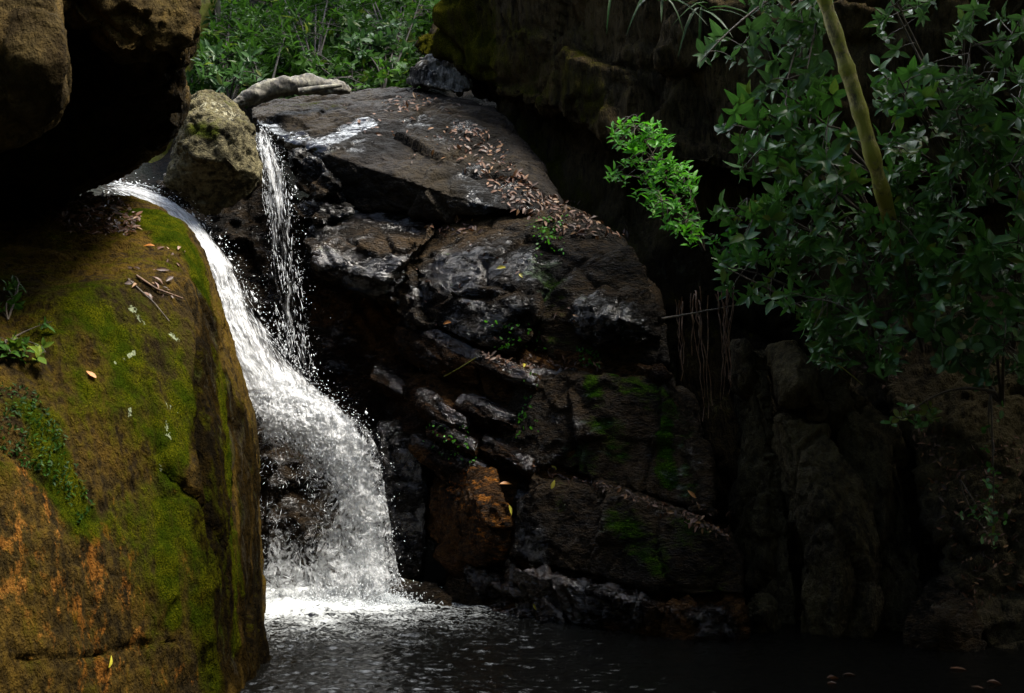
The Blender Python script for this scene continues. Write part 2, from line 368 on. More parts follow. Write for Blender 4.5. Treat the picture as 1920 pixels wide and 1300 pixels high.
# --- overhanging boulders, upper left
rock('boulder', [(A_([(-250, -80, 6.5), (95, -70, 6.45), (112, 40, 6.35), (120, 110, 6.3), (122, 175, 6.35), (95, 232, 6.4), (40, 268, 6.45), (-40, 275, 6.4), (-250, 330, 6.5), (60, 120, 6.2), (20, 220, 6.3)]), 1.2)],
     M['over'], 'brown boulder hanging in the top left corner, left of the bigger overhanging block', 'boulder', vox=.018, smooth=1, big=(.03, 1.3), facet=(.05, 2, (1, 1, .6)), facet2=(.01, 6, (1, 1, 1)), fine=.01, seed=1)
rock('boulder', [(A_([(60, -90, 7.1), (362, -90, 7.1), (366, 20, 7.0), (362, 75, 7.0), (352, 100, 7.1), (300, 96, 6.95), (225, 104, 6.9), (180, 70, 6.95), (120, 30, 7.0), (290, 40, 6.88)]), 1.0),
                 (A_([(-300, 60, 8.2), (120, 40, 7.5), (340, 80, 7.35), (352, 110, 7.3), (350, 180, 7.7), (336, 235, 8.1), (310, 280, 8.7), (200, 325, 9.2), (100, 335, 9.3), (0, 430, 9.0), (-300, 520, 9.0)]), 1.6)],
     M['over'], 'large overhanging brown block with a black hollow underneath, above the mossy boulder', 'boulder', vox=.02, smooth=1, big=(.04, 1.3), facet=(.07, 2.2, (1, 1, 1)), fine=.01, seed=2, paint=[('w', [(150, 180), (320, 200)], .5, 1.), ('w', [(60, 330), (290, 280)], .5, 1.), ('w', [(0, 420), (100, 330)], .5, 1.)])  # underside painted darker as the shade of the hollow

# --- lichen boulder at the lip and the rock beneath it
rock('boulder', [(A_([(348, 190, 10.9), (372, 174, 11.0), (412, 177, 11.1), (455, 203, 11.0), (474, 240, 10.9), (486, 300, 10.8), (482, 345, 10.8), (440, 392, 10.9), (380, 400, 10.9), (310, 345, 10.9), (340, 260, 10.7),
                      (400, 215, 10.65), (450, 232, 10.65), (425, 300, 10.5), (375, 300, 10.55), (460, 330, 10.65)]), 1.0)],
     M['lich'], 'pale lichen-covered boulder wedged at the lip between the two streams', 'boulder', vox=.018, smooth=4, big=(.04, 2.2), facet=(.05, 3., (1, 1, 1)), facet2=(.02, 8, (1, 1, 1)), fine=.012, seed=3,
     paint=[('l', [(390, 195), (430, 215)], .12, .45), ('m', [(365, 240), (400, 250)], .08, .7), ('m', [(420, 350), (450, 370)], .12, -.5)])

# --- the rock behind and under the falling water
rock('bedrock', [(W_([(150, 372, -.7), (260, 395, -.75), (345, 460, -.75), (400, 560, -.5), (470, 720, -.15), (560, 755, -.1), (640, 800, -.05), (490, 1160, .1), (650, 1160, .1), (470, 850, .0), (250, 700, .2), (150, 600, .2)]), 1.2),
                 (W_([(300, 340, .35), (500, 260, .2), (580, 420, .25), (600, 700, .35), (700, 800, .3), (380, 700, .3)]), 1.6),
                 (W_([(470, 790, -.02), (560, 765, -.12), (650, 800, -.15), (700, 850, -.05), (720, 960, .0), (725, 1180, .05), (620, 1000, -.1), (540, 900, -.15), (500, 1180, .0)]), 1.2)],
     M['wall'], 'black wet rock behind the white falling water', 'rock', vox=.025, smooth=3, seed=4, kind='structure', strata=(.02, 5, (.3, .3, .9)), paint=[('w', [(520, 800), (560, 1000)], .6, .5), ('w', [(640, 850), (640, 1050)], .6, .5), ('w', [(420, 480), (540, 650)], .8, .5)])

# --- slab on top
rock('rock_slab', [(W_([(470, 205, .9), (560, 180, 1.2), (700, 168, 1.4), (775, 163, 1.5), (860, 180, 1.3), (930, 238, 1.1), (985, 320, .9), (1015, 375, .7), (930, 195, 1.3), (1010, 290, 1.0), (1060, 385, .7),
                        (474, 226, .25), (540, 264, -.05), (600, 278, -.1), (690, 284, -.12), (745, 314, -.1), (800, 346, -.12), (860, 372, -.12), (940, 390, -.05), (1005, 388, .1),
                        (500, 290, .4), (600, 350, .25), (665, 392, .12), (760, 404, .02), (900, 412, .0), (1000, 402, .1)]), .5)],
     M['slab'], 'broad grey slab sloping at the top of the falls with wet white sheen and scattered leaves', 'rock slab', vox=.018, smooth=3, big=(.05, 1.), facet=(.035, 1.6, (.7, 1, 1)), facet2=(.015, 4.5, (.6, 1, 1)), fine=.008, seed=5,
     strata=(.014, 6, (.25, -.25, .9)),
     paint=[('w', [(480, 240), (700, 255)], .45, .75), ('w', [(485, 235), (560, 262)], .17, 1.5), ('w', [(600, 268), (685, 232)], .16, 1.5), ('w', [(960, 360), (1000, 385)], .2, .9), ('w', [(800, 230), (900, 260)], .4, .75), ('w', [(880, 330), (960, 370)], .35, .8), ('l', [(740, 195), (800, 180)], .1, .5), ('m', [(560, 195), (620, 200)], .25, .3)],
     carve=[([(775, 230), (790, 205), (830, 190)], .04, .03), ([(890, 325), (930, 320), (960, 305)], .05, .05), ([(560, 262), (640, 232), (690, 215)], .03, .02)])
rock('rock_block', [(W_([(655, 292, .05), (700, 284, .1), (742, 318, .0), (755, 360, .05), (775, 400, .1), (700, 398, .05), (660, 388, .05), (700, 330, -.02)]), .7),
                    (W_([(745, 322, .15), (830, 370, .1), (950, 398, .2), (900, 412, .1), (780, 405, .1)]), .7)],
     M['wall'], 'dark angular block tucked under the front edge of the grey slab', 'rock', vox=.018, smooth=2, seed=6, facet=(.06, 3, (1, 1, 1)), big=(.03, 2))
for k, (pts, lab) in enumerate([
        ([(535, 272, -.05), (560, 285, -.2), (605, 305, -.3), (640, 350, -.3), (640, 375, -.2), (600, 372, -.25), (560, 350, -.15), (545, 310, -.1)], 'glinting black wedge of rock right of the thin upper stream'),
        ([(545, 385, -.1), (600, 370, -.2), (650, 385, -.25), (660, 400, -.2), (600, 415, -.25), (560, 410, -.2)], 'small black wet wedge just under the glinting one beside the thin stream')]):
    rock('rock_wedge', [(W_(pts), .6)], M['wall'], lab, 'rock', vox=.015, smooth=2, seed=7 + k, facet=(.05, 4, (1, 1, 1)), facet2=(.02, 11, (.6, 1, 1)), big=(.03, 3), strata=(.025, 10, (.45, -.1, .8)), paint=[('w', [(pts[1][0], pts[1][1]), (pts[3][0], pts[3][1])], .3, 1.)])

# --- second tier
rock('rock_tier', [(W_([(562, 420, .0), (620, 398, .15), (700, 386, .3), (830, 402, .3), (570, 450, -.35), (598, 492, -.5), (660, 515, -.58), (720, 530, -.6), (752, 496, -.5), (820, 430, -.15), (740, 570, -.25), (600, 530, -.1)]), .9)],
     M['wall'], 'shiny black layered rock jutting out below the grey slab', 'rock', vox=.016, smooth=2, seed=9, facet=(.06, 2.2, (.7, 1, 1)), facet2=(.02, 7, (.5, 1, 1)), strata=(.045, 6.5, (.35, -.15, .9)), big=(.05, 1.4), paint=[('w', [(570, 430), (820, 430)], .45, 1.35), ('w', [(600, 490), (740, 520)], .25, 1.35)])
rock('rock_wall', [(W_([(740, 480, -.25), (830, 410, .05), (960, 402, .15), (1040, 388, .3), (900, 470, -.25), (1000, 470, -.2), (1010, 560, -.25), (1000, 640, -.2), (960, 670, -.15), (880, 645, -.3), (800, 610, -.3), (745, 588, -.28), (860, 560, -.36)]), .9),
                   (W_([(1000, 400, .15), (1060, 388, .3), (1180, 455, .25), (1230, 560, .25), (1250, 680, .2), (1130, 700, .15), (1000, 660, .0), (1020, 500, -.12), (1110, 480, .0)]), .9)],
     M['wall'], 'broad brownish wet rock face below the leaf-strewn ledge in the middle', 'rock', vox=.018, smooth=2, seed=10, facet=(.07, 1.6, (.8, 1, 1)), facet2=(.015, 6, (.6, 1, 1)), strata=(.018, 5, (.4, -.1, .85)),
     paint=[('o', [(780, 560), (950, 560)], .3, .3), ('m', [(1020, 430), (1180, 460)], .2, .5), ('m', [(1020, 520), (1050, 640)], .2, .6), ('w', [(820, 520), (980, 500)], .35, .95), ('w', [(860, 590), (960, 600)], .2, .9)],
     carve=[([(905, 490), (910, 530), (960, 545)], .035, .04), ([(745, 588), (700, 520)], .04, .04)])
rock('bedrock', [(W_([(560, 440, .35), (585, 640, .3), (640, 680, .25), (720, 680, .1), (790, 760, .1), (790, 880, .1), (780, 1090, .2), (700, 1000, .15), (640, 800, .15), (760, 590, .2)]), 1.2),
                 (W_([(700, 690, .0), (800, 700, -.08), (960, 720, -.1), (1000, 860, -.06), (960, 1040, .02), (870, 1080, .1), (800, 1000, .08), (760, 800, .02)]), 1.2),
                 (W_([(940, 690, .0), (1250, 690, .1), (1390, 1110, .1), (1000, 1120, .0), (1000, 640, .05), (760, 600, .0), (900, 640, -.1)]), 1.2)],
     M['brown'], 'dark brown wet bedrock in the recess right of the falls', 'rock', vox=.022, smooth=3, seed=11, kind='structure', strata=(.03, 6, (.55, -.1, .75)), facet2=(.03, 5, (.6, 1, 1)),
     paint=[('w', [(620, 660), (780, 850)], .4, .6)])
# --- right boulder of the tier, blocks and ribs
rock('boulder', [(W_([(1055, 600, -.1), (1072, 560, -.1), (1130, 532, -.05), (1200, 540, .05), (1240, 590, .1), (1245, 640, .15), (1180, 655, .0), (1132, 657, -.08), (1078, 628, -.1), (1120, 590, -.28), (1180, 600, -.2)]), .7)],
     M['wall'], 'grey rounded boulder with fine ridges under the dark cliff, right of the rock face', 'boulder', vox=.015, smooth=4, seed=12, facet=(.04, 3, (.6, 1, 1)), facet2=(.02, 9, (.4, 1, 1)), strata=(.02, 12, (-.5, -.1, .8)), big=(.03, 2), paint=[('w', [(1100, 590), (1200, 600)], .3, .95)])
def rib(a, b, h, dy, label, seed, thick=.5):
    (x0, y0), (x1, y1) = a, b; mx, my = (x0 + x1) / 2, (y0 + y1) / 2 - 4
    pts = [(x0, y0, dy), (mx, my, dy - .03), (x1, y1, dy), (x0 + 22, y0 - 6, dy + .2), (mx + 24, my - 8, dy + .2), (x1 + 18, y1 - 6, dy + .22),
           (x0 - 10, y0 + h * .55, dy - .02), (mx - 6, my + h * .6, dy - .06), (x1 - 4, y1 + h * .4, dy - .03), (x0 + 8, y0 + h, dy + .12), (mx, my + h * 1.1, dy + .1), (x1 + 6, y1 + h * .8, dy + .12)]
    rock('rock_rib', [(W_(pts), thick)], M['brown'], label, 'rock', vox=.012, smooth=1, seed=seed, big=(.015, 2.5), facet=(.022, 4, (.5, 1, 1)), facet2=(.01, 10, (.6, 1, 1)), strata=(.014, 10, (.5, -.1, .8)), fine=.006,
         group='glinting ribs of rock', paint=[('w', [(x0 + 4, y0 + 2), (mx + 4, my + 2), (x1 - 4, y1 + 2)], .09, 1.35), ('w', [(mx - 10, my + h * .4)], .3, .6), ('o', [(mx, my + h * .6)], .22, .55)])
rib((748, 594), (892, 657), 78, -.22, 'broad slanting bronze block with a bright upper edge below the rock face', 20, .7)
rib((885, 655), (1005, 706), 40, -.24, 'low wet rib continuing right from the bronze block towards the leafy ledge', 21)
rib((703, 684), (756, 722), 42, -.18, 'short wet glinting rib of rock nearest the middle of the falls', 22)
rib((784, 730), (874, 786), 52, -.26, 'long glinting rib running down right, just under the bronze block', 23)
rib((862, 738), (965, 780), 46, -.22, 'bronze rib right of the long glinting one', 24)
rib((812, 788), (892, 826), 46, -.26, 'thin low rib under the long glinting one', 25)
rib((772, 814), (912, 876), 50, -.2, 'dark rib roofing the rusty boulder', 26)
rib((905, 815), (1000, 862), 46, -.2, 'dull grey rib left of the green moss, above the sloping leaf ledge', 27)
rock('boulder', [(W_([(690, 803, -.1), (740, 790, -.1), (785, 830, -.12), (795, 880, -.1), (800, 960, -.02), (790, 1085, .05), (735, 1095, .0), (712, 960, -.05), (700, 870, -.1), (750, 850, -.2)]), .6)],
     M['wall'], 'purplish black wet rock splashed by the right edge of the lower fall', 'rock', vox=.015, smooth=3, seed=30, facet=(.04, 3, (1, 1, .6)), facet2=(.02, 9, (1, 1, .5)), big=(.03, 2), paint=[('w', [(740, 820), (760, 1000)], .4, 1.)])
rock('boulder', [(W_([(800, 905, -.05), (828, 872, -.1), (880, 862, -.2), (930, 880, -.25), (948, 930, -.28), (965, 990, -.2), (950, 1050, -.1), (890, 1062, -.08), (825, 1015, -.05), (890, 940, -.36), (920, 1000, -.3)]), .7)],
     M['brown'], 'rusty orange brown boulder beside the foot of the falls', 'boulder', vox=.015, smooth=4, seed=31, facet=(.05, 2.5, (1, 1, .7)), facet2=(.02, 8, (1, 1, .6)), big=(.04, 2),
     paint=[('o', [(850, 890), (910, 920), (930, 1020)], .3, .8), ('o', [(980, 1000), (985, 1040)], .1, 1.)])
rock('boulder', [(W_([(722, 1105, -.2), (760, 1088, -.2), (810, 1095, -.22), (845, 1120, -.2), (850, 1160, -.2), (720, 1165, -.25), (780, 1115, -.35)]), .5)],
     M['wall'], 'low dark rock in the foam at the very foot of the falls', 'rock', vox=.014, smooth=4, seed=32, facet=(.03, 4, (1, 1, 1)), big=(.02, 3), facet2=(.01, 10, (1, 1, 1)), paint=[('w', [(780, 1115)], .3, .6)])
rock('rock_wall', [(W_([(920, 668, .1), (1000, 680, .1), (1130, 692, .15), (1260, 702, .3), (1300, 760, .3), (955, 700, -.22), (1130, 702, -.15), (1240, 722, .0), (940, 830, -.15), (1000, 872, -.15), (1200, 930, -.12), (1340, 968, .05), (1330, 860, .1), (1100, 800, -.2)]), .8)],
     M['wall'], 'dark rock wall patched with bright green moss, under the leafy ledge', 'rock', vox=.018, smooth=2, seed=33, fine=.012, facet=(.07, 1.8, (1, 1, 1)), facet2=(.02, 6, (1, 1, .8)), big=(.05, 1.4),
     paint=[('m', [(1110, 720), (1120, 750)], .1, .75), ('m', [(1170, 720), (1250, 750)], .16, .65), ('m', [(1130, 800), (1160, 850)], .14, .7), ('m', [(1245, 790), (1250, 900)], .1, .95), ('m', [(1080, 850), (1140, 900)], .14, .65), ('m', [(1290, 800), (1290, 920)], .1, .5), ('w', [(960, 760), (1060, 840)], .3, .4), ('w', [(950, 690), (1150, 700)], .15, 1.3)],
     carve=[([(1060, 770), (1070, 830), (1060, 850)], .04, .04), ([(1090, 760), (1260, 765)], .03, .02)])
rock('rock_wall', [(W_([(985, 868, -.0), (1100, 895, -.05), (1200, 930, -.08), (1300, 970, -.05), (1380, 1005, .1), (990, 885, -.25), (1200, 945, -.28), (1340, 1000, -.15), (950, 1045, -.2), (1100, 1080, -.25), (1250, 1110, -.22), (1398, 1118, .0), (1395, 1050, .05), (1150, 1000, -.32)]), .8)],
     M['wall'], 'lower dark green rock wall between the sloping leaf ledge and the pool', 'rock', vox=.018, smooth=2, seed=34, fine=.012, facet=(.06, 1.8, (1, 1, 1)), facet2=(.02, 6, (1, 1, .8)), big=(.04, 1.4),
     paint=[('m', [(1160, 970), (1240, 1060)], .16, .75), ('m', [(1280, 1010), (1340, 1080)], .2, .5), ('m', [(1180, 985), (1200, 1010)], .1, .9), ('m', [(1030, 900), (1050, 960)], .1, .5), ('w', [(980, 900), (1000, 1040)], .2, .8), ('o', [(1090, 1000), (1120, 1030)], .1, .6)])
rock('rock_ledge', [(W_([(948, 1042, .05), (1100, 1072, .0), (1392, 1113, .1), (962, 1062, -.3), (1040, 1085, -.35), (1150, 1118, -.38), (1250, 1135, -.33), (1385, 1150, -.15), (1000, 1190, -.1), (1200, 1230, -.12), (1350, 1240, -.05), (1405, 1220, .05), (940, 1120, .0)]), .7)],
     M['brown'], 'brown wet ledge running along the pool edge with ragged vertical front', 'rock ledge', vox=.014, smooth=2, seed=35, facet=(.06, 3.2, (1, 1, .5)), facet2=(.03, 8, (1, 1, .5)), big=(.03, 2), streak=(.05, 5), paint=[('w', [(960, 1058), (1160, 1110)], .3, 1.4), ('o', [(1100, 1085), (1380, 1125)], .1, .5), ('w', [(1330, 1150), (1340, 1200)], .2, 1.)])
rock('rock_ledge', [(W_([(872, 1062, .05), (925, 1080, -.1), (1000, 1112, -.25), (1055, 1140, -.3), (1062, 1210, -.2), (960, 1210, -.1), (880, 1180, .05), (900, 1090, -.1)]), .6)],
     M['brown'], 'lower glinting ledge dipping into the pool left of the ragged brown ledge', 'rock ledge', vox=.013, smooth=2, seed=36, facet=(.05, 3.5, (.7, 1, 1)), facet2=(.025, 9, (.6, 1, 1)), big=(.03, 2), strata=(.02, 9, (.55, -.2, .7)), paint=[('w', [(880, 1070), (1050, 1140)], .3, 1.2)])
rock('rock_ledge', [(W_([(835, 1075, .05), (890, 1085, .0), (905, 1120, -.05), (890, 1180, .0), (830, 1160, .0)]), .5)],
     M['wall'], 'small dark stone at the waterline between the foam and the glinting ledge', 'rock', vox=.013, smooth=2, seed=37, facet=(.04, 4, (1, 1, 1)), big=(.02, 3), facet2=(.02, 9, (1, 1, 1)))

# --- the dark cliff
rock('cliff', [(A_([(812, 80, 13.3), (850, 18, 13.1), (885, -60, 13), (870, 120, 13.0), (892, 160, 12.8), (1000, 188, 12.2), (1100, 214, 11.8), (1230, 286, 11.4), (1340, 328, 11.2), (1500, 340, 11), (2500, 420, 10.3),
                    (1000, -60, 12.3), (1300, -50, 11.2), (2500, -60, 10.3)]), 3.)],
     M['cliff'], 'dark overhanging cliff with streaks of hanging moss at top centre', 'cliff', vox=.03, smooth=3, seed=40, big=(.12, .8), facet=(.16, 1.1, (1, 1, .8)), facet2=(.05, 3.5, (1, 1, .5)), strata=(.07, 1.9, (.1, .1, 1)), streak=(.08, 3.2), fine=.02, kind='structure',
     paint=[('m', [(830, 60), (860, 20)], .5, .9), ('m', [(880, 60), (900, 150)], .5, .8), ('m', [(950, 100), (1060, 180)], .5, .5)])
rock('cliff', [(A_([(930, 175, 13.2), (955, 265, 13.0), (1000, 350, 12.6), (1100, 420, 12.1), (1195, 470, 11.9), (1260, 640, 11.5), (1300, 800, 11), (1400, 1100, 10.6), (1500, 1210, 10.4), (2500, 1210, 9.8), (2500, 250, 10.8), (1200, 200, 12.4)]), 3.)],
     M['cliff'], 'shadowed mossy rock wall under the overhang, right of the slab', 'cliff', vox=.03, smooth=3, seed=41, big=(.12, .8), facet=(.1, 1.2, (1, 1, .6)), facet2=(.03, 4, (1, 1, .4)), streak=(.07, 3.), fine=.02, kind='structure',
     paint=[('m', [(960, 270), (1060, 400)], .4, .5), ('m', [(1000, 360), (1150, 450)], .2, .4), ('w', [(1310, 520), (1330, 900)], .7, 1.), ('w', [(1400, 560), (1420, 900)], .6, 1.)])  # lower right of the wall painted darker to stand in for shade
rock('rock_slab', [(A_([(768, 152, 13.3), (785, 118, 13.4), (800, 106, 13.5), (850, 112, 13.4), (878, 130, 13.2), (884, 165, 13.1), (862, 175, 13.0), (800, 160, 13.0), (780, 158, 13.1)]), .5)],
     M['flake'], 'tilted flaky grey stone leaning against the mossy end of the cliff', 'rock', vox=.015, smooth=1, seed=42, facet=(.02, 3, (1, 1, 1)), strata=(.03, 9, (.8, 0, .6)), big=(.02, 2), paint=[('w', [(790, 130)], .2, 1.2)])
rock('boulder', [(A_([(775, 85, 13.9), (800, 62, 14), (830, 62, 13.8), (850, 92, 13.5), (830, 110, 13.4), (785, 100, 13.6)]), .6)],
     M['cliff'], 'small moss-capped stone above the tilted grey stone', 'boulder', vox=.018, smooth=4, seed=43, big=(.04, 2), facet=(.03, 3, (1, 1, 1)), paint=[('m', [(800, 70), (840, 80)], .4, 1.)])

# --- dim rocks on the right
rock('boulder', [(A_([(1440, 650, 9.6), (1490, 640, 9.5), (1530, 690, 9.4), (1548, 770, 9.3), (1540, 786, 9.35), (1460, 758, 9.35), (1450, 700, 9.4), (1500, 720, 9.2)]), .8)],
     M['dim'], 'tan-tinged block under the hanging leaves, above the cracked dim boulder', 'boulder', vox=.018, smooth=4, seed=50, big=(.03, 2), facet=(.03, 2.5, (1, 1, 1)), facet2=(.012, 7, (1, 1, 1)))
rock('boulder', [(A_([(1455, 775, 9.35), (1545, 800, 9.3), (1580, 850, 9.2), (1610, 910, 9.15), (1612, 1000, 9.1), (1640, 1060, 9.05), (1640, 1120, 9.0), (1610, 1220, 8.95), (1560, 1220, 8.9), (1510, 1060, 9.1), (1470, 900, 9.3), (1450, 840, 9.4), (1550, 950, 9.0), (1580, 1100, 8.85)]), .9),
                 (A_([(1500, 1060, 9.15), (1545, 1080, 9.0), (1550, 1150, 9.0), (1540, 1240, 9.0), (1500, 1240, 9.05), (1495, 1120, 9.1)]), .6)],
     M['dim'], 'tall dim green boulder standing at the far right edge of the pool', 'boulder', vox=.018, smooth=1, seed=51, big=(.04, 1.4), facet=(.11, 1.7, (1, 1, .5)), facet2=(.02, 6, (1, 1, .5)), streak=(.03, 4), carve=[([(1540, 1020), (1600, 1040), (1630, 1050)], .03, .03)])
rock('boulder', [(A_([(1380, 640, 9.9), (1440, 640, 9.8), (1450, 800, 9.7), (1480, 1000, 9.5), (1500, 1220, 9.3), (1410, 1220, 9.6), (1385, 1000, 9.8)]), .9)],
     M['dim'], 'black streaked rock pillar behind the hanging roots', 'rock', vox=.022, smooth=3, seed=52, streak=(.04, 4), facet=(.1, 2, (1, 1, .5)))
rock('boulder', [(A_([(1405, 1120, 9.2), (1440, 1122, 9.15), (1462, 1150, 9.1), (1465, 1220, 9.1), (1400, 1220, 9.2), (1425, 1150, 9.0)]), .4)],
     M['dim'], 'small dim stone at the water between the brown ledge and the tall boulder', 'boulder', vox=.015, smooth=4, seed=53, big=(.03, 3), facet=(.02, 3, (1, 1, 1)))
rock('boulder', [(A_([(1735, 1080, 8.9), (1780, 1075, 8.8), (1830, 1120, 8.7), (1850, 1180, 8.6), (1830, 1270, 8.5), (1700, 1270, 8.6), (1690, 1180, 8.7), (1710, 1120, 8.8), (1770, 1160, 8.5)]), .8)],
     M['wall'], 'squat dim boulder in the water at the lower right', 'boulder', vox=.018, smooth=5, seed=54, big=(.04, 2), facet=(.06, 2.2, (1, 1, 1)))  # darker rock material stands in for the shade on this boulder
rock('boulder', [(A_([(1545, 690, 9.7), (1620, 740, 9.6), (1690, 850, 9.4), (1720, 1000, 9.2), (1760, 1230, 9.0), (1640, 1230, 9.2), (1640, 1000, 9.4), (1600, 860, 9.5)]), .9)],
     M['dim'], 'dark slanting rock between the tall boulder and the leafy right bank', 'rock', vox=.022, smooth=3, seed=55, streak=(.04, 4), facet=(.12, 1.6, (1, 1, .5)))
rock('bank', [(A_([(1640, 690, 9.9), (1700, 780, 9.5), (1740, 900, 9.2), (1790, 1060, 8.9), (1850, 1240, 8.6), (2700, 1300, 7.8), (2700, 500, 9.8), (1700, 560, 10.3), (2700, 900, 8.4), (2100, 900, 8.8)]), 1.5)],
     M['dim'], 'dark earth bank with leaf scraps and creepers at the right edge', 'bank', vox=.025, smooth=4, seed=56, big=(.1, 1.5), facet=(.05, 2.5, (1, 1, 1)), fine=.03, kind='structure')

# ------------------------------------------------------------------ ground and pool
def ground():
    xs = np.arange(-40, 40.01, .4); ys = np.arange(-40, 45.01, .4)
    X, Y = np.meshgrid(xs, ys); n = X.size
    dx = np.maximum(np.maximum(-3.6 - X, X - 3.9), 0); dy = np.maximum(np.maximum(-7 - Y, Y - 11.2), 0)
    d = np.sqrt(dx * dx + dy * dy)
    P = np.stack([X.ravel(), Y.ravel(), np.zeros(n)], 1)
    Z = -.9 + np.minimum(d * 1.15, np.where(Y > 11.2, 7.4 + .05 * d, 9 + d * .5)) + (.5 * fbm(P * .35, 4) * np.minimum(1, d.ravel() / 2)).reshape(X.shape)
    V = np.stack([X.ravel(), Y.ravel(), Z.ravel()], 1)
    w_ = len(xs); i = np.arange(n).reshape(X.shape)[:-1, :-1].ravel()
    me = mesh_from('ground', V, np.stack([i, i + 1, i + 1 + w_, i + w_], 1))
    b = NB('forest_floor'); v = b.pos(); n1 = b.noise(v, 3, 8, .65); n2 = b.noise(v, 25, 6, .6)
    b.set(b.p.inputs['Base Color'], b.mix(b.ss(n1, .4, .6), b.mix(b.ss(n2, .4, .6), (.008, .006, .004), (.025, .016, .008)), (.008, .011, .004)))
    b.p.inputs['Roughness'].default_value = .9; b.set(b.p.inputs['Normal'], b.bump(n2, 1., .05))
    o = link('ground', me, b.m); tag(o, 'dark forest floor rising round the pool', 'ground', kind='structure'); return o
GROUND = ground()

FOOT = at(610, 1135, 10.15)
def pool():
    xs = np.concatenate([np.arange(-5.5, -3, .1), np.arange(-3, 4.2, .016), np.arange(4.2, 6.5, .1)])
    ys = np.concatenate([np.arange(-8.6, 6.8, .12), np.arange(6.8, 11.0, .014), np.arange(11, 12.8, .1)])
    X, Y = np.meshgrid(xs, ys); n = X.size; x, y = X.ravel(), Y.ravel()
    d = np.sqrt((x - FOOT[0]) ** 2 + ((y - FOOT[1]) * 1.1) ** 2)
    P = np.stack([x, y * 1.25, np.zeros(n)], 1)
    amp = .42 + 2.2 * np.exp(-d / 2.0)
    wob = d + .12 * fbm(P * 2.2, 3)
    z = 1.6 * amp * (.005 * fbm(P * 4.5, 3) + .0052 * ridged(P * 12 + 4, 2) + .0034 * ridged(P * 27 + 8, 2)) + .010 * np.exp(-d / 1.6) * np.sin(wob * 24) * np.exp(-((d - .9) / 2) ** 2)
    foam = np.exp(-(d / .42) ** 2) * 1.1 + .56 * np.exp(-(d / 1.3) ** 2)
    q = at(720, 1140, 10.0); d2 = np.sqrt(((x - q[0]) / .55) ** 2 + ((y - q[1]) / .3) ** 2); foam = np.maximum(foam, .8 * np.exp(-d2 ** 2)); foam = foam * (1 + .55 * fbm(P * 2.3 + 3, 3)) + .55 * np.exp(-d / 1.0) * fbm(P * np.array((2.6, 4.2, 1)), 4)
    z = z + .05 * np.exp(-(d / .5) ** 2) * (1 + fbm(P * 8, 3))
    V = np.stack([x, y, z], 1); w_ = len(xs); i = np.arange(n).reshape(X.shape)[:-1, :-1].ravel()
    me = mesh_from('water', V, np.stack([i, i + 1, i + 1 + w_, i + w_], 1)); attr(me, 'foam', foam)
    b = NB('pool_water'); v = b.mapping(b.pos(), (1, 1.6, 1)); f = b.attr('foam')
    n1 = b.noise(v, 11, 7, .65, .8); n2 = b.noise(v, 38, 5, .6)
    rg = b.math('ABSOLUTE', b.math('SUBTRACT', n1, .5))
    fm = b.ss(b.add(b.mul(f, .6), b.mul(rg, -1.9), b.mul(n2, .3)), .16, .56)
    b.set(b.p.inputs['Base Color'], b.mix(fm, (.003, .003, .0026), (.5, .52, .52)))
    b.set(b.p.inputs['Roughness'], b.ss(fm, 0, 1, .04, .6)); b.p.inputs['IOR'].default_value = 1.33; b.p.inputs['Specular IOR Level'].default_value = .42
    b.set(b.p.inputs['Normal'], b.bump(b.add(b.noise(v, 45, 4, .6), b.mul(fm, .6)), .25, .012))
    o = link('water', me, b.m); tag(o, 'dark rippled pool with foam under the falls', 'water', kind='structure'); return o
pool()

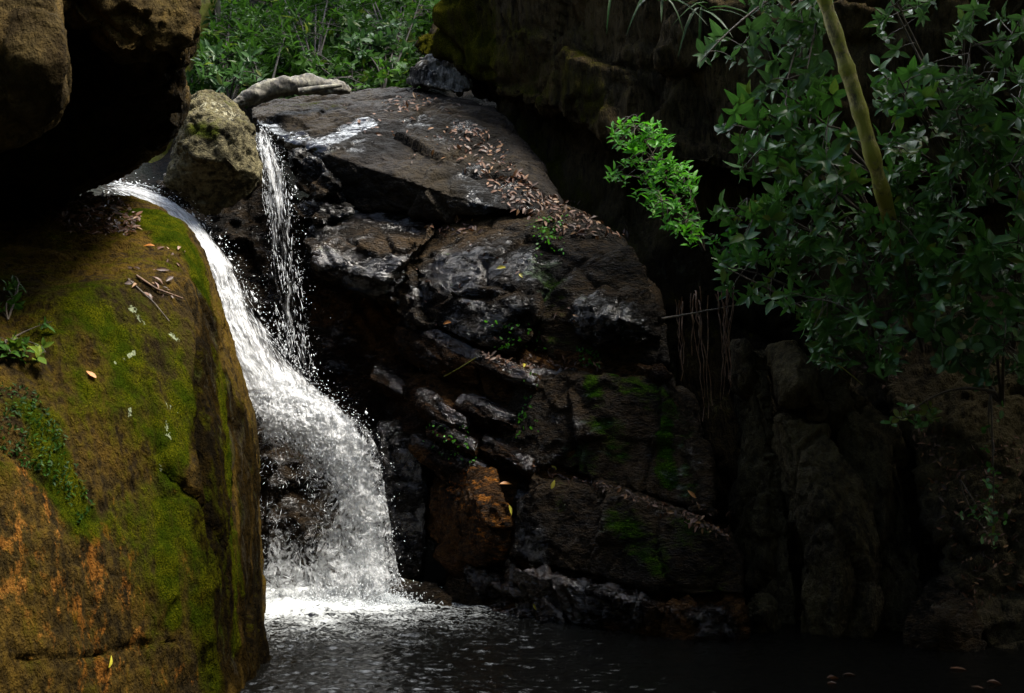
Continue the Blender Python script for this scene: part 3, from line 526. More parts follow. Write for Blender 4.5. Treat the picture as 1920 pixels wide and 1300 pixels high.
# ------------------------------------------------------------------ falling water
def water_mat(name, su, sv, soft=.1):
    b = NB(name); uv = b.n('UVMap').outputs[0]; d = b.attr('dens')
    a = b.noise(b.mapping(uv, (su, sv, 1)), 1, 4, .55, .5); c = b.noise(b.mapping(uv, (su * 2.3, sv * 2.2, 1), (0, 0, 0), (3, 5, 0)), 1, 3, .55, .8)
    web = b.math('SUBTRACT', .5, b.math('ABSOLUTE', b.math('SUBTRACT', c, .5)))
    wn = b.noise(b.mapping(uv, (1, .75, 1)), 9, 4, .55, 1.8); wn2 = b.noise(b.mapping(uv, (1, .7, 1), (0, 0, 0), (7, 3, 0)), 23, 3, .55, 1.4)
    rw = b.add(b.mul(b.math('ABSOLUTE', b.math('SUBTRACT', wn, .5)), -2.2), b.mul(b.math('ABSOLUTE', b.math('SUBTRACT', wn2, .5)), -1.), .93)
    ch = b.attr('chaos'); st = b.add(b.mul(a, .6), b.mul(web, .8))
    s = b.add(b.mul(st, b.math('SUBTRACT', 1., ch)), b.mul(rw, ch), d, b.mul(ch, -.13), -.12)
    al = b.ss(s, .98 - soft, .98 + soft)
    df = b.n('BsdfDiffuse'); df.inputs[0].default_value = (.93, .94, .95, 1)
    tl = b.n('BsdfTranslucent'); tl.inputs[0].default_value = (.93, .94, .95, 1)
    nm = b.bump(b.add(a, c, b.mul(b.mul(rw, ch), .8)), 1., .06); b.set(df.inputs['Normal'], nm)
    m1 = b.n('MixShader'); m1.inputs[0].default_value = .5; b.t.links.new(df.outputs[0], m1.inputs[1]); b.t.links.new(tl.outputs[0], m1.inputs[2])
    gl = b.n('BsdfGlossy'); gl.inputs['Roughness'].default_value = .25; b.set(gl.inputs['Normal'], nm)
    m2 = b.n('MixShader'); m2.inputs[0].default_value = .06; b.t.links.new(m1.outputs[0], m2.inputs[1]); b.t.links.new(gl.outputs[0], m2.inputs[2])
    tp = b.n('BsdfTransparent'); mx = b.n('MixShader'); b.set(mx.inputs[0], al)
    b.t.links.new(tp.outputs[0], mx.inputs[1]); b.t.links.new(m2.outputs[0], mx.inputs[2]); b.t.links.new(mx.outputs[0], b.out.inputs[0])
    return b.m
def drop_mat():
    b = NB('white_water_drops'); b.p.inputs['Base Color'].default_value = (.86, .88, .9, 1); b.p.inputs['Roughness'].default_value = .3
    tl = b.n('BsdfTranslucent'); tl.inputs[0].default_value = (.85, .88, .9, 1); mx = b.n('MixShader'); mx.inputs[0].default_value = .4
    b.t.links.new(b.p.outputs[0], mx.inputs[1]); b.t.links.new(tl.outputs[0], mx.inputs[2]); b.t.links.new(mx.outputs[0], b.out.inputs[0]); return b.m
M['drops'] = drop_mat()
OCT = np.array([(1, 0, 0), (-1, 0, 0), (0, 1, 0), (0, -1, 0), (0, 0, 1), (0, 0, -1)], float)
OCF = np.array([(0, 2, 4), (2, 1, 4), (1, 3, 4), (3, 0, 4), (2, 0, 5), (1, 2, 5), (3, 1, 5), (0, 3, 5)])
def streaks(P, D, Ln, Wd):
    D = unit(D); s = unit(np.cross(D, rng.randn(len(P), 3))); t = np.cross(D, s)
    V = P[:, None, :] + OCT[None, :, 0:1] * (s * Wd[:, None])[:, None] + OCT[None, :, 1:2] * (t * Wd[:, None])[:, None] + OCT[None, :, 2:3] * (D * Ln[:, None])[:, None]
    Fq = (np.arange(len(P)) * 6)[:, None, None] + OCF[None]
    return V.reshape(-1, 3), Fq.reshape(-1, 3)
class Flow:
    def __init__(s, rows, bulge=.1):
        """rows: left (px,py,Y), right (px,py,Y), densities across"""
        L = np.array([at(*r[0]) for r in rows]); Rr = np.array([at(*r[1]) for r in rows]); De = np.array([r[2] for r in rows])
        mid = (L + Rr) / 2; ln = np.concatenate([[0], np.cumsum(np.linalg.norm(np.diff(mid, axis=0), axis=1))])
        s.len = ln[-1]; s.t = np.linspace(0, 1, 200)
        def sm(A):
            out = np.stack([np.interp(s.t * s.len, ln, A[:, k]) for k in range(A.shape[1])], 1)
            k = 9; pad = np.concatenate([np.repeat(out[:1], k, 0), out, np.repeat(out[-1:], k, 0)])
            return np.stack([np.convolve(pad[:, c], np.ones(2 * k + 1) / (2 * k + 1), 'valid') for c in range(A.shape[1])], 1)
        s.L, s.R, s.D = sm(L), sm(Rr), sm(De); s.bulge = bulge
    def g(s, A, v): return np.stack([np.interp(v, s.t, A[:, k]) for k in range(A.shape[1])], 1)
    def P(s, u, v):
        l, r = s.g(s.L, v), s.g(s.R, v)
        p = l + (r - l) * u[:, None]
        p[:, 1] -= s.bulge * np.sin(np.clip(u, 0, 1) * math.pi) * np.linalg.norm(r - l, axis=1)
        return p
    def dens(s, u, v):
        d = s.g(s.D, v); x = np.clip(u, 0, 1) * (d.shape[1] - 1); i = np.minimum(x.astype(int), d.shape[1] - 2); f = x - i
        k = np.arange(len(u)); return d[k, i] * (1 - f) + d[k, i + 1] * f
    def tan(s, u, v): return unit(s.P(u, np.minimum(v + .01, 1)) - s.P(u, np.maximum(v - .01, 0)))
    def width(s, v): return np.linalg.norm(s.g(s.R, v) - s.g(s.L, v), axis=1)
def cascade(name, label, flow, layers, nd, mat, sz=.0035, chaos=lambda v: 0 * v, spray=.06, edge=.04, cat='waterfall'):
    Ch = []; Vs, Fs, Ds, UV = [], [], [], []; off = 0
    nu, nv = 60, int(flow.len / .012)
    for k in range(layers):
        u, v = np.meshgrid(np.linspace(-.04, 1.04, nu), np.linspace(0, 1, nv)); u, v = u.ravel(), v.ravel()
        p = flow.P(u, v); wd = flow.width(v)
        Q = np.stack([u * wd * 9, v * flow.len * 2.4, np.full(len(u), k * 7.7)], 1); Q2 = np.stack([u * wd * 5, v * flow.len * 5, np.full(len(u), k * 3.3)], 1)
        ch = chaos(v)
        p[:, 1] -= .03 * k + .05 * fbm(Q, 4, .6) * (1 - .3 * ch) + .09 * ch * fbm(Q2, 4, .6); p[:, 0] += .03 * fbm(Q2 + 5, 3); p[:, 2] += .03 * fbm(Q2 + 15, 3) * ch
        e = np.minimum(np.clip(u, 0, 1), 1 - np.clip(u, 0, 1)); d = flow.dens(u, v) - .16 * k - .38 * (1 - sstep(0, .13, e + .05 * fbm(Q, 3))) - .5 * (1 - sstep(0, .02, v)) 
        Vs.append(p); Ds.append(d); Ch.append(ch); UV.append(np.stack([u * wd + k * 5.1, v * flow.len], 1))
        i = (np.arange(nv - 1)[:, None] * nu + np.arange(nu - 1)[None]).ravel() + off
        Fs.append(np.stack([i, i + 1, i + 1 + nu, i + nu], 1)); off += len(u)
    me = mesh_from(name, np.concatenate(Vs), np.concatenate(Fs)); attr(me, 'dens', np.concatenate(Ds)); attr(me, 'chaos', np.concatenate(Ch))
    uvl = me.uv_layers.new(name='UVMap'); vi = np.empty(len(me.loops), np.int32); me.loops.foreach_get('vertex_index', vi)
    uvl.data.foreach_set('uv', np.concatenate(UV)[vi].astype(np.float32).ravel())
    o = link(name, me, mat); tag(o, label, cat, kind='structure')
    # torn strands and drops riding on the sheet
    u = rng.rand(nd * 3); v = rng.rand(nd * 3)
    d = flow.dens(u, v); wd = flow.width(v)
    st = fbm(np.stack([u * wd * 16, v * flow.len * 2.2, 0 * u], 1), 3, .6); cl = .75 * ridged(np.stack([u * wd * 7, v * flow.len * 6, 0 * u + 4], 1), 2) - .75
    ch = chaos(v)
    keep = rng.rand(len(u)) < np.clip(d * .9 + (st * (1 - ch) + cl * ch) * 1.3 - .05, .015, 1) * np.clip(wd / np.max(wd), .3, 1)
    u, v, d, ch, wd = u[keep][:nd], v[keep][:nd], d[keep][:nd], ch[keep][:nd], wd[keep][:nd]
    p = flow.P(u, v); t = flow.tan(u, v)
    t = t + rng.randn(len(u), 3) * (.12 + .9 * ch)[:, None]
    off = np.abs(rng.randn(len(u))) * spray * (.4 + ch); p[:, 1] -= off
    p[:, 0] += rng.randn(len(u)) * .012; p[:, 2] += rng.randn(len(u)) * .012
    Ln = sz * (1.2 + rng.exponential(5., len(u)) * (1 - .6 * ch)); Wd = sz * (.25 + .4 * rng.rand(len(u)) ** 2)
    V1, F1 = streaks(p, t, Ln, Wd)
    # drops flung off at the edges
    ne = nd // 3; v = rng.rand(ne); sd_ = np.where(rng.rand(ne) < .8, 1, 0); u = sd_ + (2 * sd_ - 1) * rng.exponential(edge, ne) / flow.width(v)
    p = flow.P(u, v); p[:, 1] -= rng.rand(ne) * spray; p[:, 2] -= rng.rand(ne) * .05 - .02; t = flow.tan(np.clip(u, 0, 1), v) + rng.randn(ne, 3) * .5; lg = np.exp(rng.randn(ne) * .6) * .5
    V2, F2 = streaks(p, t, sz * lg * (1 + rng.exponential(.8, ne)), sz * lg * .8)
    me = mesh_from('drops', np.concatenate([V1, V2]), np.concatenate([F1, F2 + len(V1)]), False)
    c = link('drops', me, M['drops'], parent=o); c['kind'] = 'stuff'
    return o

main = Flow([((185, 352, 10.9), (205, 345, 11.1), [.3, .35, .3, .25]),
             ((235, 368, 10.8), (262, 345, 11.1), [.3, .45, .5, .3]),
             ((290, 398, 10.7), (318, 368, 10.9), [.3, .5, .6, .35]),
             ((335, 425, 10.6), (375, 408, 10.8), [.5, .65, .6, .35]),
             ((368, 480, 10.55), (425, 470, 10.7), [.62, .68, .6, .3]),
             ((385, 560, 10.5), (462, 545, 10.6), [.62, .66, .55, .25]),
             ((405, 640, 10.45), (510, 625, 10.5), [.62, .64, .52, .25]),
             ((440, 710, 10.4), (560, 695, 10.4), [.65, .66, .55, .28]),
             ((460, 760, 10.3), (640, 752, 10.2), [.65, .82, .82, .4]),
             ((474, 800, 10.25), (684, 795, 10.1), [.38, .7, 1., .7]),
             ((478, 860, 10.25), (704, 860, 10.1), [.3, .18, .62, .88]),
             ((482, 930, 10.25), (714, 930, 10.1), [.3, .1, .46, .88]),
             ((488, 1000, 10.25), (722, 1000, 10.1), [.48, .14, .42, .86]),
             ((490, 1060, 10.2), (734, 1060, 10.05), [.7, .5, .65, .9]),
             ((492, 1110, 10.1), (745, 1110, 10.0), [.6, .6, .7, .8]),
             ((492, 1150, 10.05), (755, 1145, 9.95), [.3, .45, .5, .3])], .1)
chaos = lambda v: sstep(.5, .68, v)
cascade('waterfall', 'main white waterfall pouring down the left chute and fanning out into the pool', main, 3, 4500, water_mat('white_water', 19, 2.4, .22), chaos=chaos, spray=.09, edge=.045, sz=.0042)
side = Flow([((474, 236, 11.5), (500, 236, 11.6), [0.25, 0.35, 0.25]),
             ((482, 262, 11.3), (512, 268, 11.4), [0.35, 0.47, 0.30]),
             ((488, 300, 11.15), (530, 305, 11.2), [0.45, 0.45, 0.30]),
             ((494, 360, 11.1), (545, 360, 11.15), [0.30, 0.43, 0.30]),
             ((500, 450, 11.05), (556, 450, 11.1), [0.25, 0.35, 0.25]),
             ((508, 540, 11), (566, 540, 11), [0.20, 0.33, 0.25]),
             ((520, 630, 10.9), (576, 630, 10.9), [0.17, 0.31, 0.23]),
             ((535, 720, 10.7), (590, 720, 10.7), [0.17, 0.30, 0.20])], .15)
cascade('waterfall', 'thin wispy upper stream dropping beside the lichen boulder', side, 3, 1300, water_mat('thin_water', 26, 2.6, .16), spray=.05, edge=.03, sz=.0032)
# splash mound where the fall meets the pool
def splash():
    n = 22000; th = rng.rand(n) * 2 * math.pi; r = np.abs(rng.randn(n)) * .22
    cx = at(640, 1130, 10.05)[0] + rng.randn(n) * .22
    p = np.stack([cx + np.cos(th) * r * .6, 9.98 + np.sin(th) * r * .5, np.abs(rng.randn(n)) * (.05 + .1 * (rng.rand(n) < .2)) * np.exp(-np.abs(cx + .99) / .35)], 1)
    V, Fq = streaks(p, rng.randn(n, 3) + (0, 0, .5), .004 * (1 + rng.exponential(1.2, n)), .004 * (.5 + rng.rand(n)))
    me = mesh_from('spray', V, Fq, False); o = link('spray', me, M['drops']); tag(o, 'white splash at the foot of the falls', 'spray', kind='stuff')
splash()

# ------------------------------------------------------------------ foliage
def leaf_tpl(w=.36, fold=.1, droop=.18, rows=((0, .03), (.14, .55), (.38, 1.), (.62, .88), (.84, .45), (1, .02))):
    V, rib = [], []
    for t, k in rows:
        for x in (-1, 0, 1):
            V.append((x * w / 2 * k, t, abs(x) * fold * k - droop * t * t)); rib.append(1. if x == 0 else 0.)
    Fq = []
    for r in range(len(rows) - 1):
        for c in range(2):
            a = r * 3 + c; Fq.append((a, a + 1, a + 4, a + 3))
    return np.array(V), np.array(Fq), np.array(rib)
TPL = dict(broad=leaf_tpl(.5, .1, .3), lance=leaf_tpl(.37), round=leaf_tpl(.56, .06, .1, ((0, .05), (.15, .5), (.4, .9), (.7, 1.), (.9, .6), (1, .08))), thin=leaf_tpl(.13, .05, .3), small=leaf_tpl(.45, .08, .12, ((0, .05), (.3, .9), (.7, .8), (1, .03))),
           blade=leaf_tpl(.07, .02, .55))
def leaves_mesh(name, tpl, O, D, U, L, tint):
    V0, F0, rib = TPL[tpl]; n = len(O)
    D = unit(D); S = unit(np.cross(D, U)); U = np.cross(S, D)
    V0 = np.repeat(V0[None], n, 0) * np.stack([rng.uniform(.8, 1.15, n), np.ones(n), rng.uniform(.2, 1.9, n)], 1)[:, None, :]
    V = O[:, None] + L[:, None, None] * (V0[:, :, 0:1] * S[:, None] + V0[:, :, 1:2] * D[:, None] + V0[:, :, 2:3] * U[:, None])
    Fq = (np.arange(n) * V0.shape[1])[:, None, None] + F0[None]
    me = mesh_from(name, V.reshape(-1, 3), Fq.reshape(-1, 4)); attr(me, 'tint', np.repeat(tint, V0.shape[1])); attr(me, 'rib', np.tile(rib, n)); return me
def tube(path, r, k=6):
    path = np.asarray(path, float); n = len(path); r = np.broadcast_to(np.asarray(r, float), (n,))
    t = unit(np.gradient(path, axis=0)); ref = np.array((.31, .9, .2)); s = unit(np.cross(t, ref)); u = np.cross(t, s)
    a = np.linspace(0, 2 * math.pi, k, endpoint=False)
    V = path[:, None] + r[:, None, None] * (np.cos(a)[None, :, None] * s[:, None] + np.sin(a)[None, :, None] * u[:, None])
    i = np.arange(n - 1)[:, None] * k; j = np.arange(k)[None]; j2 = (j + 1) % k
    Fq = np.stack([i + j, i + j2, i + k + j2, i + k + j], 2).reshape(-1, 4)
    return V.reshape(-1, 3), Fq
def tubes_mesh(name, lst):
    Vs, Fs, o = [], [], 0
    for V, Fq in lst: Vs.append(V); Fs.append(Fq + o); o += len(V)
    return mesh_from(name, np.concatenate(Vs), np.concatenate(Fs))
def bez(a, c, b, n=9):
    t = np.linspace(0, 1, n)[:, None]; return (1 - t) ** 2 * a + 2 * t * (1 - t) * c + t * t * b
def in_poly(poly, n):
    P = np.array(poly, float); lo, hi = P.min(0), P.max(0); out = []
    while len(out) < n:
        q = lo + rng.rand(2) * (hi - lo); c = False; j = len(P) - 1
        for i in range(len(P)):
            if (P[i, 1] > q[1]) != (P[j, 1] > q[1]) and q[0] < (P[j, 0] - P[i, 0]) * (q[1] - P[i, 1]) / (P[j, 1] - P[i, 1]) + P[i, 0]: c = not c
            j = i
        if c: out.append(q)
    return np.array(out)
def whorls(tips, axes, k, L, spread=1.25, jit=.25, tb=0.):
    O, D, U, Ls, T = [], [], [], [], []
    for p, ax in zip(tips, axes):
        ax = unit(ax); s = unit(np.cross(ax, rng.randn(3))); t = np.cross(ax, s); kk = rng.randint(k[0], k[1] + 1); a0 = rng.rand() * 6.28; tw = rng.rand()
        for q in range(kk):
            a = a0 + q * 2.4; sp = spread * (.55 + .5 * rng.rand())
            d = math.cos(sp) * ax + math.sin(sp) * (math.cos(a) * s + math.sin(a) * t) + rng.randn(3) * jit * .4
            O.append(p - ax * .012 * q); D.append(d); U.append(ax + rng.randn(3) * jit); Ls.append(rng.uniform(*L) * (.6 + .4 * rng.rand() + .25 * tw)); T.append(np.clip(tw * .6 + rng.rand() * .35 + tb, 0, 1) if rng.rand() > .02 else 1.)
    return np.array(O), np.array(D), np.array(U), np.array(Ls), np.array(T)
def shrub(name, label, base, tips, mat, stem_mat, tpl='broad', k=(5, 8), L=(.08, .14), axis=(0, -.6, .5), ajit=.5, cat='shrub', group=None, spread=1.25, r=.006, sag=.12, tb=0., nbranch=6):
    base = np.asarray(base, float); tips = np.asarray(tips, float)
    root = empty(name, base); tag(root, label, cat, group)
    # a few main branches, twigs from them to each tip
    nb = min(nbranch, len(tips)); cen = tips[rng.choice(len(tips), nb, False)]
    for _ in range(3):
        ass = np.argmin(((tips[:, None] - cen[None]) ** 2).sum(2), 1)
        cen = np.array([tips[ass == j].mean(0) if (ass == j).any() else cen[j] for j in range(nb)])
    tl = []; paths = []
    for j in range(nb):
        e = cen[j] + (cen[j] - base) * .15; pth = bez(base, (base + e) / 2 + (0, .05, sag) + rng.randn(3) * .04, e, 12); paths.append(pth); tl.append(tube(pth - base, np.linspace(r * 1.8, r * .6, 12)))
    for p, j in zip(tips, ass):
        q = paths[j][np.argmin(((paths[j] - p) ** 2).sum(1) + .0 )]; tl.append(tube(bez(q, (q + p) / 2 + rng.randn(3) * .02 + (0, 0, .02), p, 5) - base, np.linspace(r * .6, r * .3, 5), 4))
    link('stem', tubes_mesh('stem', tl), stem_mat, parent=root)
    ax = np.array(axis) + rng.randn(len(tips), 3) * ajit
    O, D, U, Ls, T = whorls(tips, ax, k, L, spread, tb=tb)
    link('foliage', leaves_mesh('foliage', tpl, O - base, D, U, Ls, T), mat, parent=root)
    return root
def px_tips(poly, n, Y, jit=.25):
    q = in_poly(poly, n); return np.array([at(x, y, (Y(x, y) if callable(Y) else Y) + rng.uniform(-jit, jit)) for x, y in q])

M['glossy'] = leaf_mat('glossy_dark_leaf', (.016, .058, .01), (.042, .12, .016), (.14, .14, .012), rough=.36, trans=.25, spec=.4)
M['bright'] = leaf_mat('bright_green_leaf', (.022, .1, .006), (.06, .23, .01), (.13, .28, .02), rough=.5, trans=.35, spec=.3)
M['back'] = leaf_mat('sunlit_forest_leaf', (.006, .022, .003), (.026, .07, .006), (.15, .19, .015), rough=.55, trans=.35, spec=.1)
M['dull'] = leaf_mat('dull_green_leaf', (.012, .036, .01), (.036, .085, .018), (.1, .11, .018), rough=.45, trans=.25, spec=.22)
M['strap'] = leaf_mat('strap_leaf', (.006, .018, .005), (.018, .045, .01), (.05, .06, .012), rough=.5, spec=.15)
M['litter'] = leaf_mat('brown_dead_leaf', (.022, .009, .004), (.085, .031, .009), (.16, .08, .022), rough=.6, trans=.1)
M['yellow'] = leaf_mat('yellow_leaf', (.3, .25, .02), (.45, .4, .03), (.4, .45, .05), rough=.5, trans=.2)
M['orange'] = leaf_mat('orange_leaf', (.3, .11, .02), (.42, .17, .03), (.45, .22, .05), rough=.5, trans=.2)
M['twig'] = bark_mat('brown_twig', (.02, .014, .008), (.07, .05, .03))
M['bark'] = bark_mat('mottled_bark', (.05, .042, .01), (.32, .27, .08), (.17, .17, .01), .08)
M['logbark'] = bark_mat('lichen_bark', (.01, .008, .006), (.075, .065, .045), (.15, .14, .1), -.04)
M['mosstrunk'] = bark_mat('mossy_trunk', (.012, .011, .005), (.04, .036, .012), (.03, .04, .006), .02)
M['darktwig'] = bark_mat('dark_twig', (.006, .005, .003), (.022, .016, .009))
M['root'] = bark_mat('brown_root', (.04, .018, .008), (.13, .065, .028))

# bright green shrub on the cliff
b_tips = px_tips([(1145, 230), (1190, 215), (1250, 232), (1262, 260), (1210, 280), (1150, 268)], 28, 10.5, .18) 
b_tips = np.concatenate([b_tips, px_tips([(1138, 305), (1180, 290), (1240, 280), (1300, 310), (1300, 380), (1240, 350), (1160, 345)], 38, 10.5, .18), px_tips([(1160, 345), (1220, 350), (1300, 390), (1340, 440), (1280, 448), (1230, 400)], 28, 10.4, .18)])
shrub('shrub', 'bright yellow-green small-leaved shrub growing out of the dark cliff', at(1320, 470, 10.9), b_tips, M['bright'], M['twig'], 'lance', (6, 9), (.055, .095), (-.2, -.5, .9), .35, r=.006)
def SY(x, y): return float(np.interp(x, [1280, 1500, 1700, 1920], [10.0, 9.6, 9.2, 8.8]))
right = [
    ('drooping dull-leaved shrub at the upper left of the right thicket', [(1300, 115), (1360, 60), (1470, 20), (1540, 60), (1545, 160), (1480, 170), (1420, 160), (1330, 150)], 34, 'dull', 'broad', (.1, .16), (1560, -60)),
    ('mid-height glossy shrub left of the leaning trunk', [(1345, 190), (1420, 165), (1560, 150), (1600, 260), (1560, 330), (1480, 290), (1400, 280), (1340, 260)], 46, 'glossy', 'broad', (.1, .17), (1640, 330)),
    ('low glossy shrub spreading left under the leaning trunk', [(1335, 400), (1400, 360), (1500, 330), (1620, 340), (1640, 420), (1560, 470), (1450, 470), (1350, 470)], 60, 'glossy', 'broad', (.09, .15), (1660, 520)),
    ('dense dark shrub hanging over the dim boulders', [(1320, 480), (1450, 465), (1600, 450), (1680, 520), (1640, 600), (1540, 640), (1480, 580), (1340, 545)], 70, 'glossy', 'lance', (.09, .16), (1640, 660)),
    ('glossy shrub crowding the right of the leaning trunk', [(1650, 330), (1720, 290), (1800, 300), (1850, 360), (1820, 450), (1720, 470), (1660, 430)], 60, 'glossy', 'lance', (.1, .16), (1760, 520)),
    ('pale-glinting shrub leaning in from the right edge', [(1850, 150), (1930, 130), (1960, 300), (1940, 420), (1870, 400), (1800, 260)], 36, 'glossy', 'lance', (.11, .18), (2020, 420)),
    ('broad mass of dark leaves at the right edge above the round-leaved shrub', [(1700, 450), (1820, 440), (1960, 420), (1960, 590), (1840, 590), (1730, 560)], 60, 'glossy', 'broad', (.1, .16), (1900, 660)),
    ('leafy young shrub hiding the foot of the leaning trunk', [(1630, 400), (1700, 380), (1760, 420), (1760, 590), (1690, 620), (1640, 560)], 42, 'glossy', 'broad', (.09, .15), (1730, 660)),
    ('loose shrub just right of the trunk, level with the bright sprig', [(1640, 120), (1740, 110), (1770, 240), (1690, 320), (1650, 260)], 30, 'glossy', 'broad', (.09, .15), (1800, 340)),
    ('spray of dull leaves at the top edge left of the trunk', [(1390, -20), (1530, -30), (1545, 60), (1440, 80)], 22, 'dull', 'broad', (.1, .16), (1500, -120)),
    ('thin dark shrub below the top right corner', [(1740, 170), (1860, 160), (1880, 300), (1780, 310)], 26, 'dull', 'lance', (.09, .15), (1860, 380)),
    ('drooping leaf spray between the bright sprig and the trunk', [(1400, 260), (1560, 240), (1600, 330), (1480, 350), (1380, 330)], 34, 'glossy', 'broad', (.1, .16), (1640, 420)),
    ('round-leaved shrub low on the right bank', [(1700, 600), (1800, 570), (1930, 590), (1930, 740), (1850, 720), (1760, 690)], 52, 'dull', 'round', (.07, .12), (1880, 760)),
    ('small dark shrub at the mouth of the thicket above the tall boulder', [(1500, 640), (1580, 600), (1700, 620), (1720, 690), (1600, 690), (1520, 690)], 36, 'glossy', 'broad', (.07, .12), (1660, 720)),
    ('sparse dark shrub in the top right corner', [(1620, 0), (1760, -20), (1930, 20), (1930, 160), (1800, 190), (1700, 120), (1640, 90)], 40, 'dull', 'lance', (.09, .15), (1800, 260)),
]
for lab, poly, n, mat, tpl, L, bs in right:
    shrub('shrub', lab, at(bs[0], bs[1], SY(*bs) + .35), px_tips(poly, int(n * 1.05), SY, .4), M[mat], M['twig'], tpl, (5, 8), (L[0] * .72, L[1] * .9), (-.25, -.7, .25), .5, spread=1.3, r=.007, group='shrubs of the right bank')
shrub('shrub', 'fresh green sprig on a bare twig over the dim rocks', at(1865, 735, 8.9), px_tips([(1660, 790), (1700, 750), (1760, 770), (1750, 800), (1700, 805)], 9, 8.9, .08), M['glossy'], M['twig'], 'round', (4, 6), (.05, .08), (-.3, -.5, .8), .4, tb=.3, r=.006, sag=.08, nbranch=1)
shrub('shrub', 'light green young shrub left edge of the thicket by the bright shrub', at(1400, 500, 10.1), px_tips([(1330, 430), (1420, 440), (1430, 490), (1330, 490)], 16, 9.9, .1), M['bright'], M['twig'], 'broad', (5, 8), (.05, .08), (-.2, -.6, .7), .4, tb=-.3)
shrub('creeper', 'thin creeper with few leaves trailing down the right bank', at(1858, 740, 8.75), px_tips([(1840, 760), (1880, 760), (1890, 1000), (1850, 1000)], 14, 8.75, .06), M['glossy'], M['twig'], 'round', (2, 3), (.04, .06), (-.2, -.9, .2), .4, cat='creeper', nbranch=2, sag=0, r=.004)
shrub('creeper', 'creeper of tiny leaves low on the earth bank by the squat boulder', at(1800, 900, 8.95), px_tips([(1760, 940), (1860, 930), (1880, 1080), (1800, 1000)], 12, 8.8, .06), M['glossy'], M['twig'], 'round', (2, 4), (.03, .05), (-.2, -.9, .2), .4, cat='creeper', nbranch=2, sag=0, r=.003)

# leaning tree, its crown is the shade overhead
def leaning_tree():
    px = [(1468, -260), (1512, -110), (1546, 0), (1574, 85), (1601, 170), (1628, 265), (1652, 350), (1672, 430), (1695, 520), (1722, 620)]
    Ys = np.array([8.8, 8.8, 8.8, 8.8, 8.8, 8.8, 8.85, 9.1, 9.6, 10.1]); P = np.array([at(x, y, Y) for (x, y), Y in zip(px, Ys)])
    t = np.linspace(0, 1, 60); s = np.linspace(0, 1, len(P)); Q = np.stack([np.interp(t, s, P[:, k]) for k in range(3)], 1)
    for k in range(3): Q[2:-2, k] = np.convolve(Q[:, k], np.ones(5) / 5, 'valid')
    base = Q[-1]; root = empty('tree', base); tag(root, 'slender leaning tree with mottled mossy trunk', 'tree')
    Q = Q[::-1]; rr = np.linspace(.052, .044, 60) * (1 + .08 * np.sin(np.arange(60) * 1.1) + .05 * rng.randn(60))
    V, Fq = tube(Q - base, rr, 14); link('trunk', mesh_from('trunk', V, Fq), M['bark'], parent=root)
    top = Q[-1]; n = 420
    tips = top + np.array((2.3, -1.0, 1.1)) + rng.randn(n, 3) * np.array((1.5, 1.6, .45)); tips[:, 2] = np.maximum(tips[:, 2], 4.75 + .0 * tips[:, 1])
    O, D, U, Ls, T = whorls(tips, np.array((0, 0, 1.)) + rng.randn(n, 3) * .4, (6, 9), (.16, .26))
    tl = []
    for q in range(14):
        e = tips[rng.randint(n)]; tl.append(tube(bez(top - (0, 0, .1), (top + e) / 2 + (0, 0, .2), e, 8) - base, np.linspace(.03, .008, 8)))
    link('branch', tubes_mesh('branch', tl), M['bark'], parent=root)
    link('crown', leaves_mesh('crown', 'broad', O - base, D, U, Ls, T), M['glossy'], parent=root)
leaning_tree()
def shade_tree(x, y, z, r, n, label):  # unseen trees added around the view to shade it and block sky
    bx = x if abs(x) > 4.4 else (4.7 if x > 0 else -4.5); base = np.array((bx, y - .3, .2 if bx == x else -.2)); root = empty('tree', base); tag(root, label, 'tree', 'unseen trees added for shade')
    V, Fq = tube(bez(base, np.array((bx * .9 + x * .1, y - .2, z - 1.5)), np.array((x, y, z)), 14) - base, np.linspace(.17, .07, 14), 10); link('trunk', mesh_from('trunk', V, Fq), M['bark'], parent=root)
    tips = np.array((x, y, z)) + rng.randn(n, 3) * np.array((r, r, .5))
    O, D, U, Ls, T = whorls(tips, np.array((0, 0, 1.)) + rng.randn(n, 3) * .4, (6, 8), (.25, .4))
    link('crown', leaves_mesh('crown', 'broad', O - base, D, U, Ls, T), M['glossy'], parent=root)
shade_tree(5.2, 6.0, 6.6, 1.7, 420, 'unseen spreading tree added on the right bank for shade')
shade_tree(5.9, 10.4, 6.8, 1.15, 380, 'unseen tree added above the dark cliff for shade')
shade_tree(4.6, 2.0, 6.2, 1.7, 380, 'unseen tree added on the near right bank for shade')

for x, y, z, r, n, lab in [(-2.6, -1.2, 6.4, 1.7, 420, 'unseen tree added over the near left bank to block sky'), (.6, -1.6, 7.0, 1.8, 450, 'unseen tree added behind the viewpoint to block sky'), (3.0, .2, 6.6, 1.7, 420, 'unseen tree added right of the viewpoint to block sky'),
                            (-4.6, 3.2, 6.6, 1.4, 380, 'unseen tree added on the left bank to block sky'), (-.6, -4.6, 8.2, 2.0, 450, 'unseen tall tree added farther back behind the viewpoint to block sky'), (4.6, -3.2, 8, 2.0, 450, 'unseen tall tree added back on the right bank to block sky'), (-5, -3.6, 8, 2.0, 450, 'unseen tall tree added back on the left bank to block sky'),
                            (-.3, 15.8, 9.2, .9, 80, 'tree added high behind the jungle gap to shade it')]:
    shade_tree(x, y, z, r, n, lab)
